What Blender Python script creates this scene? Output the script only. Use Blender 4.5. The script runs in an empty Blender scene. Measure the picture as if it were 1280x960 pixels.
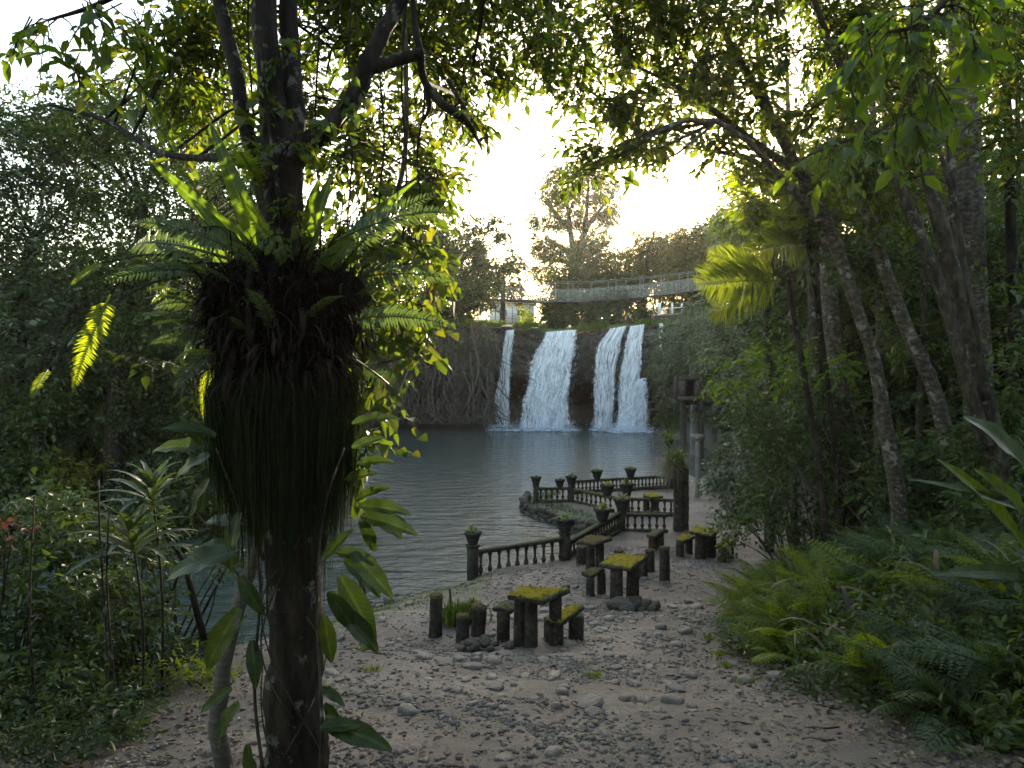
import bpy, math, random
import numpy as np
from mathutils import Vector, noise as mnoise

# ------------------------------------------------------------------ camera, sky, sun, exposure
scene = bpy.context.scene
F = 887.0            # focal length in photo pixels (1280 wide)
HOR = 470.0          # horizon row
CAMZ = 5.0
cam_data = bpy.data.cameras.new("camera")
cam_data.sensor_width = 36.0
cam_data.lens = 36.0 * F / 1280.0
cam_data.shift_y = -10.0 / 1280.0
cam_data.clip_start = 0.05
cam_data.clip_end = 2000.0
cam = bpy.data.objects.new("camera", cam_data)
cam.location = (0, 0, CAMZ)
cam.rotation_euler = (math.radians(90), 0, 0)
scene.collection.objects.link(cam)
scene.camera = cam

SUN_AZ = math.radians(12.0)      # to the right of straight ahead
SUN_EL = math.radians(12.2)
world = bpy.data.worlds.new("World")
scene.world = world
world.use_nodes = True
wn = world.node_tree
wn.nodes.clear()
sky = wn.nodes.new("ShaderNodeTexSky")
sky.sky_type = 'NISHITA'
sky.sun_disc = False
sky.sun_elevation = SUN_EL
sky.sun_rotation = SUN_AZ
sky.altitude = 50
sky.air_density = 1.3
sky.dust_density = 1.0
sky.ozone_density = 0.8
bg = wn.nodes.new("ShaderNodeBackground")
bg.inputs['Strength'].default_value = 0.15
wo = wn.nodes.new("ShaderNodeOutputWorld")
wn.links.new(sky.outputs[0], bg.inputs[0])
wn.links.new(bg.outputs[0], wo.inputs[0])

sun_data = bpy.data.lights.new("sun", 'SUN')
sun_data.energy = 5.0
sun_data.angle = math.radians(0.6)
sun_data.color = (1.0, 0.86, 0.66)
sun = bpy.data.objects.new("sun", sun_data)
scene.collection.objects.link(sun)
_sd = Vector((math.sin(SUN_AZ) * math.cos(SUN_EL), math.cos(SUN_AZ) * math.cos(SUN_EL), math.sin(SUN_EL)))
sun.rotation_euler = _sd.to_track_quat('Z', 'Y').to_euler()
sun.location = _sd * 200

scene.view_settings.view_transform = 'Standard'
scene.view_settings.look = 'None'
scene.view_settings.gamma = 1.0
scene.view_settings.exposure = 2.3
scene.view_settings.use_white_balance = True          # the phone balanced for the blue shade
scene.view_settings.white_balance_temperature = 6950
scene.view_settings.white_balance_tint = 12
scene.render.engine = 'CYCLES'
scene.cycles.use_denoising = True
scene.cycles.max_bounces = 7
scene.cycles.diffuse_bounces = 3
scene.cycles.glossy_bounces = 3
scene.cycles.transmission_bounces = 4
scene.cycles.transparent_max_bounces = 10
scene.cycles.volume_bounces = 0
scene.cycles.sample_clamp_indirect = 6.0
scene.cycles.caustics_reflective = False
scene.cycles.caustics_refractive = False

# ------------------------------------------------------------------ placing helpers
def P(px, py, d):
    """photo pixel at a distance d along +Y -> world point"""
    return np.array([(px - 640.0) / F * d, d, CAMZ - (py - HOR) / F * d])

def PZ(px, py, z):
    """photo pixel on the level plane at height z -> world point"""
    d = F * (CAMZ - z) / (py - HOR)
    return np.array([(px - 640.0) / F * d, d, z])

def RNG(s):
    return np.random.default_rng(s)

def norm(v):
    return v / np.maximum(np.linalg.norm(v, axis=-1, keepdims=True), 1e-9)

def sstep(a, b, x):
    t = np.clip((x - a) / (b - a), 0, 1)
    return t * t * (3 - 2 * t)

def vnoise(x, y, seed=0.0):
    """cheap smooth pseudo noise on arrays, about -1..1"""
    r = np.zeros_like(np.asarray(x, float))
    a = 1.0; tot = 0.0
    for k in range(5):
        f = 1.9 ** k
        ph = seed * 1.7 + k * 2.31
        r = r + a * np.sin(x * f * 1.13 + y * f * 0.71 + ph + 1.4 * np.sin(y * f * 0.93 - ph)) * np.cos(y * f * 1.07 - x * f * 0.43 + 2 * ph + 1.1 * np.sin(x * f * 0.81 + ph))
        tot += a; a *= 0.55
    return r / tot * 1.6

# ------------------------------------------------------------------ mesh builder
class MB:
    def __init__(self):
        self.v = []; self.t = []; self.q = []; self.n = 0; self.uvq = None
    def add(self, verts, tris=None, quads=None):
        verts = np.asarray(verts, np.float32).reshape(-1, 3)
        if tris is not None and len(tris): self.t.append(np.asarray(tris, np.int64) + self.n)
        if quads is not None and len(quads): self.q.append(np.asarray(quads, np.int64) + self.n)
        self.v.append(verts); self.n += len(verts)
        return self
    def box(self, c, s, rz=0.0):
        c = np.asarray(c, float); s = np.asarray(s, float) / 2
        v = np.array([[x, y, z] for z in (-1, 1) for y in (-1, 1) for x in (-1, 1)]) * s
        cs, sn = math.cos(rz), math.sin(rz)
        v = np.stack([v[:, 0] * cs - v[:, 1] * sn, v[:, 0] * sn + v[:, 1] * cs, v[:, 2]], 1) + c
        return self.add(v, quads=[[0, 2, 3, 1], [4, 5, 7, 6], [0, 1, 5, 4], [2, 6, 7, 3], [0, 4, 6, 2], [1, 3, 7, 5]])
    def bar(self, a, b, w, h):
        """box section bar from a to b, w wide and h high"""
        a = np.asarray(a, float); b = np.asarray(b, float)
        d = norm(b - a); x = norm(np.cross(d, [0, 0, 1.0])); z = np.cross(x, d)
        v = []
        for p in (a, b):
            for sx, sz in ((-1, -1), (1, -1), (1, 1), (-1, 1)):
                v.append(p + x * sx * w / 2 + z * sz * h / 2)
        return self.add(v, quads=[[0, 1, 2, 3][::-1], [4, 5, 6, 7], [0, 1, 5, 4], [1, 2, 6, 5], [2, 3, 7, 6], [3, 0, 4, 7]])
    def tube(self, pts, rad, sides=8, rough=0.0, seed=0, cap=True):
        pts = np.asarray(pts, float); n = len(pts)
        rad = np.broadcast_to(np.asarray(rad, float), (n,))
        tg = np.gradient(pts, axis=0); tg = norm(tg)
        ref = np.array([1.0, 0, 0]) if abs(tg[0][0]) < 0.8 else np.array([0, 1.0, 0])
        u = norm(np.cross(tg[0], ref)); U = []
        for i in range(n):
            u = norm(u - tg[i] * np.dot(u, tg[i])); U.append(u)
        U = np.array(U); W = np.cross(tg, U)
        a = np.linspace(0, 2 * math.pi, sides, endpoint=False)
        rr = rad[:, None] * np.ones((n, sides))
        if rough:
            CA = np.cos(a)[None, :]; SA = np.sin(a)[None, :]; Z = np.arange(n)[:, None] * 1.0
            rr = rr * (1 + rough * vnoise(CA * 1.6 + Z * .11, SA * 1.6 + Z * .07, seed))
        v = pts[:, None, :] + rr[..., None] * (np.cos(a)[None, :, None] * U[:, None, :] + np.sin(a)[None, :, None] * W[:, None, :])
        i = np.arange(n - 1)[:, None] * sides; j = np.arange(sides)[None, :]; k = (j + 1) % sides
        q = np.stack([i + j, i + k, i + sides + k, i + sides + j], -1).reshape(-1, 4)
        vv = v.reshape(-1, 3)
        t = None
        if cap:
            vv = np.vstack([vv, pts[-1:], pts[:1]])
            e = n * sides; b = (n - 1) * sides
            t = [[b + m, b + (m + 1) % sides, e] for m in range(sides)] + [[(m + 1) % sides, m, e + 1] for m in range(sides)]
        return self.add(vv, tris=t, quads=q)
    def lathe(self, c, prof, sides=14):
        c = np.asarray(c, float); a = np.linspace(0, 2 * math.pi, sides, endpoint=False)
        prof = np.asarray(prof, float)
        v = np.stack([prof[:, 0:1] * np.cos(a), prof[:, 0:1] * np.sin(a), prof[:, 1:2] + 0 * a], -1).reshape(-1, 3) + c
        n = len(prof); i = np.arange(n - 1)[:, None] * sides; j = np.arange(sides)[None, :]; k = (j + 1) % sides
        q = np.stack([i + j, i + k, i + sides + k, i + sides + j], -1).reshape(-1, 4)
        return self.add(v, quads=q)
    def grid(self, V):
        """V: (n, m, 3)"""
        n, m = V.shape[:2]
        i = np.arange(n - 1)[:, None] * m; j = np.arange(m - 1)[None, :]
        q = np.stack([i + j, i + j + 1, i + m + j + 1, i + m + j], -1).reshape(-1, 4)
        return self.add(V.reshape(-1, 3), quads=q)
    def leaves(self, tmpl, pos, axis, up, size, width=None):
        """one copy of a leaf template for each position"""
        tv, tq = TEMPL[tmpl]
        y = norm(axis); x = norm(np.cross(y, up)); z = np.cross(x, y)
        s = np.asarray(size)[:, None, None] * np.ones((len(pos), 1, 1))
        w = 1.0 if width is None else np.asarray(width)[:, None, None]
        v = pos[:, None, :] + s * (w * tv[None, :, 0:1] * x[:, None, :] + tv[None, :, 1:2] * y[:, None, :] + tv[None, :, 2:3] * z[:, None, :])
        n = len(tv)
        f = (tq[None] + (np.arange(len(pos)) * n)[:, None, None]).reshape(-1, tq.shape[1])
        if tq.shape[1] == 4: self.add(v.reshape(-1, 3), quads=f)
        else: self.add(v.reshape(-1, 3), tris=f)
        return self
    def straps(self, pos, az, lift, arch, L, w, k=8, round_=.5):
        """ribbon leaves: each starts at pos heading az, rises at lift rad and bends over by arch"""
        pos = np.asarray(pos, float); n = len(pos)
        az, lift, arch, L, w = [np.broadcast_to(np.asarray(q, float), (n,)) for q in (az, lift, arch, L, w)]
        t = np.linspace(0, 1, k)
        el = lift[:, None] - (arch * 2.2)[:, None] * t[None] ** 1.5
        step = (L / (k - 1))[:, None]
        h = np.cumsum(np.cos(el) * step, 1) - np.cos(el[:, :1]) * step; z = np.cumsum(np.sin(el) * step, 1) - np.sin(el[:, :1]) * step
        ww = w[:, None] * .5 * (np.sin(np.clip(t * .9 + .08, 0, 1) ** round_ * math.pi) ** .8 + .04)[None]
        d = np.stack([np.cos(az), np.sin(az)], -1); s = np.stack([-d[:, 1], d[:, 0]], -1)
        C = np.concatenate([pos[:, None, :2] + d[:, None, :] * h[..., None], (pos[:, 2:3] + z)[..., None]], -1)
        S = np.concatenate([s[:, None, :] * ww[..., None], 0 * ww[..., None]], -1)
        V = np.stack([C - S, C + S], 2).reshape(-1, 3)
        b = np.arange(n)[:, None] * (2 * k); i = np.arange(k - 1)[None] * 2
        q = np.stack([b + i, b + i + 1, b + i + 3, b + i + 2], -1).reshape(-1, 4)
        return self.add(V, quads=q)
    def mesh(self, name, smooth=False):
        me = bpy.data.meshes.new(name)
        v = np.concatenate(self.v) if self.v else np.zeros((0, 3), np.float32)
        t = np.concatenate(self.t) if self.t else np.zeros((0, 3), np.int64)
        q = np.concatenate(self.q) if self.q else np.zeros((0, 4), np.int64)
        me.vertices.add(len(v)); me.vertices.foreach_set("co", v.astype(np.float32).ravel())
        loops = np.concatenate([t.ravel(), q.ravel()]).astype(np.int32)
        me.loops.add(len(loops)); me.loops.foreach_set("vertex_index", loops)
        tot = np.concatenate([np.full(len(t), 3), np.full(len(q), 4)]).astype(np.int32)
        st = np.concatenate([[0], np.cumsum(tot)[:-1]]).astype(np.int32) if len(tot) else np.zeros(0, np.int32)
        me.polygons.add(len(tot)); me.polygons.foreach_set("loop_start", st)
        if smooth: me.polygons.foreach_set("use_smooth", np.ones(len(tot), bool))
        me.update(calc_edges=True)
        return me

TEMPL = {
    'leaf2': (np.array([[0, 0, 0], [.5, .42, .09], [0, 1, -.06], [-.5, .42, .09]]) * [.55, 1, 1], np.array([[0, 1, 2], [0, 2, 3]])),
    'leaf4': (np.array([[0, 0, 0], [.42, .28, .07], [.36, .62, .05], [0, 1, -.12], [-.36, .62, .05], [-.42, .28, .07]]) * [.5, 1, 1], np.array([[0, 1, 2, 3], [0, 3, 4, 5]])),
    'narrow': (np.array([[0, 0, 0], [.5, .35, .03], [0, 1, -.16], [-.5, .35, .03]]) * [.26, 1, 1], np.array([[0, 1, 2], [0, 2, 3]])),
    'heart': (np.array([[0, 0, 0], [.5, .15, .08], [.38, .55, .04], [0, 1, -.15], [-.38, .55, .04], [-.5, .15, .08]]) * [.78, 1, 1], np.array([[0, 1, 2, 3], [0, 3, 4, 5]])),
}

def link(o):
    scene.collection.objects.link(o); return o

def world_mx(o):
    if o.parent is None: return o.matrix_basis.copy()
    return world_mx(o.parent) @ o.matrix_parent_inverse @ o.matrix_basis

def obj(name, mb, mat, parent=None, smooth=False, at=None):
    """mesh object from a builder; 'at' moves the origin there, keeping the shape in place"""
    me = mb if isinstance(mb, bpy.types.Mesh) else mb.mesh(name, smooth)
    if mat is not None and not me.materials: me.materials.append(mat)
    o = link(bpy.data.objects.new(name, me))
    if at is not None:
        at = Vector([float(a) for a in at])
        me.transform(__import__('mathutils').Matrix.Translation(-at)); o.location = at
    if parent is not None:
        o.parent = parent
        o.matrix_parent_inverse = world_mx(parent).inverted()
    return o

def thing(name, label, cat, loc=(0, 0, 0), group=None):
    o = link(bpy.data.objects.new(name, None))
    o.empty_display_size = 0.2
    o.location = [float(a) for a in loc]
    return tag(o, label, cat, group)

def tag(o, label, cat, group=None):
    o["label"] = label; o["category"] = cat
    if group: o["group"] = group
    return o

def struct(o): o["kind"] = "structure"; return o
def stuff(o): o["kind"] = "stuff"; return o

# ------------------------------------------------------------------ materials
def newmat(name):
    m = bpy.data.materials.new(name); m.use_nodes = True
    nt = m.node_tree; nt.nodes.clear()
    out = nt.nodes.new("ShaderNodeOutputMaterial")
    return m, nt, out

def node(nt, typ, **kw):
    n = nt.nodes.new(typ)
    for k, v in kw.items():
        if k in n.inputs: n.inputs[k].default_value = v
        else: setattr(n, k, v)
    return n

def ramp(nt, stops, fac=None, interp='LINEAR'):
    r = nt.nodes.new("ShaderNodeValToRGB")
    r.color_ramp.interpolation = interp
    els = r.color_ramp.elements
    while len(els) < len(stops): els.new(0.5)
    for e, (p, c) in zip(els, stops):
        e.position = p; e.color = (*c, 1.0) if len(c) == 3 else c
    if fac is not None: nt.links.new(fac, r.inputs[0])
    return r

def noise_tex(nt, scale, detail=4.0, rough=0.55, vec=None, stretch=None):
    n = node(nt, "ShaderNodeTexNoise", Scale=scale, Detail=detail, Roughness=rough)
    if vec is None:
        tc = nt.nodes.new("ShaderNodeTexCoord"); vec = tc.outputs['Object']
    if stretch is not None:
        mp = nt.nodes.new("ShaderNodeMapping"); mp.inputs['Scale'].default_value = stretch
        nt.links.new(vec, mp.inputs[0]); vec = mp.outputs[0]
    nt.links.new(vec, n.inputs['Vector'])
    return n

def geo_pos(nt):
    g = nt.nodes.new("ShaderNodeNewGeometry"); return g.outputs['Position']

def mixc(nt, fac, a, b):
    m = nt.nodes.new("ShaderNodeMix"); m.data_type = 'RGBA'
    for i, x in ((0, fac), (6, a), (7, b)):
        if isinstance(x, (int, float)): m.inputs[i].default_value = x
        elif isinstance(x, tuple): m.inputs[i].default_value = (*x, 1)
        else: nt.links.new(x, m.inputs[i])
    return m.outputs[2]

def leaf_mat(name, cols, trans=0.42, tcol=(1.5, 1.75, 0.55), rough=0.42, spec=0.35, veins=0):
    """cols: list of albedos spread over the leaves at random"""
    m, nt, out = newmat(name)
    g = nt.nodes.new("ShaderNodeNewGeometry")
    n = len(cols)
    r = ramp(nt, [(i / max(n - 1, 1), c) for i, c in enumerate(cols)], g.outputs['Random Per Island'])
    p = node(nt, "ShaderNodeBsdfPrincipled", Roughness=rough)
    p.inputs['Specular IOR Level'].default_value = spec
    if veins:
        # midrib, side veins, blotches and a few brown flecks, in the leaf's own coordinates
        tc = nt.nodes.new("ShaderNodeTexCoord"); sx = nt.nodes.new("ShaderNodeSeparateXYZ"); nt.links.new(tc.outputs['Object'], sx.inputs[0])
        ab = node(nt, "ShaderNodeMath", operation='ABSOLUTE'); nt.links.new(sx.outputs[0], ab.inputs[0])
        ma = node(nt, "ShaderNodeMath", operation='MULTIPLY_ADD'); ma.inputs[1].default_value = -1.1; nt.links.new(ab.outputs[0], ma.inputs[0]); nt.links.new(sx.outputs[1], ma.inputs[2])
        fr = node(nt, "ShaderNodeMath", operation='MULTIPLY'); fr.inputs[1].default_value = veins; nt.links.new(ma.outputs[0], fr.inputs[0])
        ff = node(nt, "ShaderNodeMath", operation='PINGPONG'); ff.inputs[1].default_value = .5; nt.links.new(fr.outputs[0], ff.inputs[0])
        vl = ramp(nt, [(0, (1, 1, 1)), (.10, (0, 0, 0))], ff.outputs[0])
        mr = ramp(nt, [(0, (1, 1, 1)), (.005, (1, 1, 1)), (.008, (0, 0, 0))], ab.outputs[0])
        mxm = node(nt, "ShaderNodeMath", operation='MAXIMUM'); nt.links.new(vl.outputs[0], mxm.inputs[0]); nt.links.new(mr.outputs[0], mxm.inputs[1])
        hf = node(nt, "ShaderNodeMath", operation='MULTIPLY'); hf.inputs[1].default_value = .45; nt.links.new(mxm.outputs[0], hf.inputs[0])
        pale = tuple(min(1, k * 2.0 + .02) for k in cols[-1])
        c_ = mixc(nt, hf.outputs[0], r.outputs[0], pale)
        oi = nt.nodes.new("ShaderNodeObjectInfo"); va = node(nt, "ShaderNodeVectorMath", operation='ADD'); nt.links.new(tc.outputs['Object'], va.inputs[0]); nt.links.new(oi.outputs['Location'], va.inputs[1])
        n1 = noise_tex(nt, 9, 4, .6, va.outputs[0])
        c_ = mixc(nt, ramp(nt, [(.40, (.55, .55, .55)), (.55, (0, 0, 0))], n1.outputs[0]).outputs[0], c_, tuple(k * .5 for k in cols[0]))
        n2 = noise_tex(nt, 26, 3, .6, va.outputs[0])
        c_ = mixc(nt, ramp(nt, [(.66, (0, 0, 0)), (.70, (.9, .9, .9))], n2.outputs[0]).outputs[0], c_, (.07, .045, .015))
        bp = node(nt, "ShaderNodeBump", Strength=.35, Distance=.004); nt.links.new(mxm.outputs[0], bp.inputs['Height']); nt.links.new(bp.outputs[0], p.inputs['Normal'])
        class _R: outputs = [c_]
        r = _R
    nt.links.new(r.outputs[0], p.inputs['Base Color'])
    t = nt.nodes.new("ShaderNodeBsdfTranslucent")
    mul = nt.nodes.new("ShaderNodeMix"); mul.data_type = 'RGBA'; mul.blend_type = 'MULTIPLY'
    mul.inputs[0].default_value = 1.0
    mul.inputs[7].default_value = (*[c for c in tcol], 1)
    nt.links.new(r.outputs[0], mul.inputs[6])
    nt.links.new(mul.outputs[2], t.inputs[0])
    mx = nt.nodes.new("ShaderNodeMixShader"); mx.inputs[0].default_value = trans
    nt.links.new(p.outputs[0], mx.inputs[1]); nt.links.new(t.outputs[0], mx.inputs[2])
    nt.links.new(mx.outputs[0], out.inputs[0])
    return m

def rough_mat(name, stops, scale=6.0, rough=0.9, bump=0.4, bscale=25.0, stretch=None, detail=6, spec=0.25, island=False, moss=None, mossamt=0.5, patch=None):
    """noise-coloured matt material; moss: colour laid on upward faces; patch: (colour, scale, threshold) lichen"""
    m, nt, out = newmat(name)
    pos = geo_pos(nt)
    n1 = noise_tex(nt, scale, detail, 0.6, pos, stretch)
    col = ramp(nt, stops, n1.outputs[0]).outputs[0]
    if island:
        oi = nt.nodes.new("ShaderNodeObjectInfo")
        g = nt.nodes.new("ShaderNodeNewGeometry")
        ad = node(nt, "ShaderNodeMath", operation='ADD')
        nt.links.new(oi.outputs['Random'], ad.inputs[0]); nt.links.new(g.outputs['Random Per Island'], ad.inputs[1])
        fr = node(nt, "ShaderNodeMath", operation='FRACT'); nt.links.new(ad.outputs[0], fr.inputs[0])
        rr = ramp(nt, [(0, (.55, .55, .57)), (.5, (1, 1, 1)), (1, (1.5, 1.42, 1.32))], fr.outputs[0])
        mm = nt.nodes.new("ShaderNodeMix"); mm.data_type = 'RGBA'; mm.blend_type = 'MULTIPLY'; mm.inputs[0].default_value = 1
        nt.links.new(col, mm.inputs[6]); nt.links.new(rr.outputs[0], mm.inputs[7]); col = mm.outputs[2]
    if patch is not None:
        n3 = noise_tex(nt, patch[1], 5, 0.65, pos)
        f = ramp(nt, [(patch[2], (0, 0, 0)), (patch[2] + .05, (1, 1, 1))], n3.outputs[0])
        col = mixc(nt, f.outputs[0], col, patch[0])
    if moss is not None:
        g = nt.nodes.new("ShaderNodeNewGeometry")
        sx = nt.nodes.new("ShaderNodeSeparateXYZ"); nt.links.new(g.outputs['Normal'], sx.inputs[0])
        n4 = noise_tex(nt, 5.0, 5, 0.6, pos)
        ma = node(nt, "ShaderNodeMath", operation='MULTIPLY_ADD'); ma.inputs[1].default_value = 0.55
        nt.links.new(sx.outputs[2], ma.inputs[0]); nt.links.new(n4.outputs[0], ma.inputs[2])
        t = 1.05 - mossamt * .55
        f = ramp(nt, [(max(0, t - .12), (0, 0, 0)), (min(1, t + .05), (1, 1, 1))], ma.outputs[0])
        col = mixc(nt, f.outputs[0], col, moss)
    p = node(nt, "ShaderNodeBsdfPrincipled", Roughness=rough)
    p.inputs['Specular IOR Level'].default_value = spec
    nt.links.new(col, p.inputs['Base Color'])
    n2 = noise_tex(nt, bscale, 6, 0.65, pos, stretch)
    b = node(nt, "ShaderNodeBump", Strength=bump, Distance=0.04)
    nt.links.new(n2.outputs[0], b.inputs['Height']); nt.links.new(b.outputs[0], p.inputs['Normal'])
    nt.links.new(p.outputs[0], out.inputs[0])
    return m
# ------------------------------------------------------------------ shared materials
M = {}
M['leaf_canopy'] = leaf_mat('leaf_canopy', [(.03, .055, .014), (.045, .08, .018), (.06, .095, .02), (.08, .105, .02), (.10, .105, .02)], .46, (2.3, 2.2, .45), .42, .28)
M['leaf_big'] = leaf_mat('leaf_big', [(.020, .036, .009), (.032, .054, .012)], .36, (1.8, 1.9, .45), .38, .3, veins=34)
M['leaf_bird'] = leaf_mat('leaf_bird', [(.035, .062, .014), (.055, .085, .016)], .5, (2.6, 2.7, .45), .38, .35, veins=70)
M['leaf_blade'] = leaf_mat('leaf_blade', [(.03, .05, .02), (.05, .075, .028)], .3, (1.5, 1.6, .55), .36, .4, veins=30)
M['leaf_near'] = leaf_mat('leaf_near', [(.04, .07, .016), (.055, .09, .018), (.075, .11, .02)], .5, (3.2, 3.3, .5), .4, .3)
M['leaf_dark'] = leaf_mat('leaf_dark', [(.034, .056, .018), (.056, .085, .026), (.084, .116, .034)], .34, (1.5, 1.6, .55), .42, .28)
M['leaf_mid'] = leaf_mat('leaf_mid', [(.045, .075, .018), (.070, .108, .024), (.10, .135, .03)], .42, (1.9, 1.9, .45), .38, .4)
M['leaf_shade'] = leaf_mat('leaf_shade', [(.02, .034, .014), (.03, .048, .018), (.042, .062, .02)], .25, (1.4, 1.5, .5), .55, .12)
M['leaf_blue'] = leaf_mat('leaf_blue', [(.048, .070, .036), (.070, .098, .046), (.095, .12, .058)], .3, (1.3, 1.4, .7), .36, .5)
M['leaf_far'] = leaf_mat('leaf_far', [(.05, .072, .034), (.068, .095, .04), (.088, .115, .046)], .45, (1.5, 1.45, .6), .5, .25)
M['leaf_sun_tint'] = leaf_mat('leaf_sun_tint', [(.06, .078, .028), (.085, .10, .03), (.115, .11, .032)], .5, (1.7, 1.5, .5), .5, .25)  # golden sunlight and haze put into the leaf colour
M['fern_green'] = leaf_mat('fern_green', [(.085, .12, .016), (.115, .155, .02), (.14, .175, .025)], .5, (2.5, 2.4, .45), .45, .3)  # leaf colour brightened to carry sunlight on the fern drift
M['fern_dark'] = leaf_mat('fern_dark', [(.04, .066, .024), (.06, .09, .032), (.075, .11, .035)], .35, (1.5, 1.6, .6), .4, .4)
M['leaf_yellow'] = leaf_mat('leaf_yellow', [(.12, .13, .02), (.16, .15, .025)], .5, (1.6, 1.5, .5), .4, .3)  # yellow bush leaves, with its sunlit glow put into the colour
M['leaf_red'] = leaf_mat('leaf_red', [(.11, .025, .018), (.15, .05, .025)], .4, (1.4, 1.2, 1), .4, .3)
M['litter'] = leaf_mat('litter', [(.05, .035, .022), (.09, .06, .035), (.14, .095, .05), (.20, .16, .10)], .1, (1, 1, 1), .6, .3)
M['grass'] = leaf_mat('grass', [(.06, .10, .02), (.09, .13, .03), (.11, .14, .03)], .4, (1.5, 1.6, .5), .5, .2)
M['strand'] = leaf_mat('strand', [(.007, .012, .006), (.013, .022, .009), (.022, .035, .012)], .25, (1.4, 1.5, .5), .6, .06)
M['fibre'] = leaf_mat('fibre', [(.006, .005, .004), (.014, .010, .007), (.03, .021, .013)], .1, (1, 1, 1), .8, .1)
M['bark_dark'] = rough_mat('bark_dark', [(.34, (.006, .0045, .003)), (.5, (.022, .016, .011)), (.68, (.055, .041, .028))], 10, .9, 1.0, 22, (1, 1, .3), patch=((.13, .125, .105), 7.0, .59))
M['bark_pale'] = rough_mat('bark_pale', [(.32, (.03, .024, .017)), (.5, (.085, .068, .05)), (.68, (.19, .165, .13))], 11, .9, .9, 34, (1, 1, 1.6), patch=((.27, .255, .215), 5.0, .585))
M['bark_mid'] = rough_mat('bark_mid', [(.32, (.018, .014, .010)), (.5, (.055, .043, .031)), (.7, (.12, .098, .073))], 10, .9, .9, 26, (1, 1, .5), patch=((.2, .19, .16), 6.0, .60))
M['cane'] = rough_mat('cane', [(.3, (.07, .06, .047)), (.6, (.14, .122, .098)), (.8, (.21, .185, .15))], 6, .85, .5, 30, (1, 1, 5))
M['root'] = rough_mat('root', [(.3, (.045, .037, .029)), (.6, (.12, .10, .08))], 3, .9, .4, 9)
M['sandpath'] = None
M['stone'] = rough_mat('stone', [(.3, (.095, .078, .062)), (.6, (.175, .146, .12)), (.8, (.27, .23, .19))], 14, .6, .5, 60, island=True, spec=.5)
M['wallstone'] = rough_mat('wallstone', [(.3, (.04, .033, .026)), (.6, (.09, .076, .06)), (.8, (.16, .138, .112))], 9, .9, .7, 40, island=True)
M['concrete'] = rough_mat('concrete', [(.3, (.025, .021, .017)), (.5, (.065, .055, .045)), (.72, (.13, .112, .092))], 8, .92, .6, 45, moss=(.07, .085, .022), mossamt=.30)
M['concrete_dark'] = rough_mat('concrete_dark', [(.3, (.014, .011, .009)), (.5, (.036, .029, .022)), (.72, (.085, .071, .056))], 9, .92, .6, 45, moss=(.055, .065, .02), mossamt=.20, patch=((.16, .155, .135), 11.0, .62))
M['concrete_pale'] = rough_mat('concrete_pale', [(.25, (.12, .115, .105)), (.6, (.22, .21, .195)), (.8, (.32, .31, .29))], 3, .9, .4, 20, moss=(.06, .07, .03), mossamt=.2)
M['moss'] = rough_mat('moss', [(.25, (.11, .075, .012)), (.42, (.23, .18, .016)), (.58, (.36, .27, .022)), (.75, (.24, .13, .03))], 9, .95, .9, 110, spec=.1)
M['moss_brown'] = rough_mat('moss_brown', [(.3, (.06, .045, .022)), (.5, (.12, .085, .04)), (.68, (.17, .14, .045)), (.8, (.24, .23, .2))], 16, .95, .9, 110, spec=.1)
M['pot'] = rough_mat('pot', [(.3, (.018, .017, .016)), (.6, (.04, .037, .034)), (.8, (.08, .075, .068))], 10, .85, .4, 50)
M['metal'] = rough_mat('metal', [(.3, (.17, .175, .17)), (.7, (.25, .255, .25))], 2, .5, .05, 20)
M['white_paint'] = rough_mat('white_paint', [(.3, (.62, .63, .65)), (.7, (.74, .75, .77))], 1, .7, .1, 8)

def cliff_mat():
    m, nt, out = newmat('cliff_rock')
    pos = geo_pos(nt)
    n1 = noise_tex(nt, .55, 8, .65, pos)
    n2 = noise_tex(nt, 1.1, 7, .6, pos, (1.5, 1, .25))
    c1 = ramp(nt, [(.34, (.022, .018, .015)), (.46, (.085, .068, .052)), (.56, (.17, .138, .10)), (.7, (.27, .23, .175))], n1.outputs[0]).outputs[0]
    c2 = mixc(nt, ramp(nt, [(.47, (0, 0, 0)), (.58, (.9, .9, .9))], n2.outputs[0]).outputs[0], c1, (.042, .055, .016))
    n5 = noise_tex(nt, 3.2, 6, .7, pos)
    c2 = mixc(nt, ramp(nt, [(.44, (.8, .8, .8)), (.52, (0, 0, 0))], n5.outputs[0]).outputs[0], c2, (.02, .017, .014))
    p = node(nt, "ShaderNodeBsdfPrincipled", Roughness=.75)
    nt.links.new(c2, p.inputs['Base Color'])
    nb = noise_tex(nt, 1.7, 9, .75, pos)
    b = node(nt, "ShaderNodeBump", Strength=1.0, Distance=.9)
    nt.links.new(nb.outputs[0], b.inputs['Height']); nt.links.new(b.outputs[0], p.inputs['Normal'])
    nt.links.new(p.outputs[0], out.inputs[0])
    return m
M['cliff'] = cliff_mat()

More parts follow.
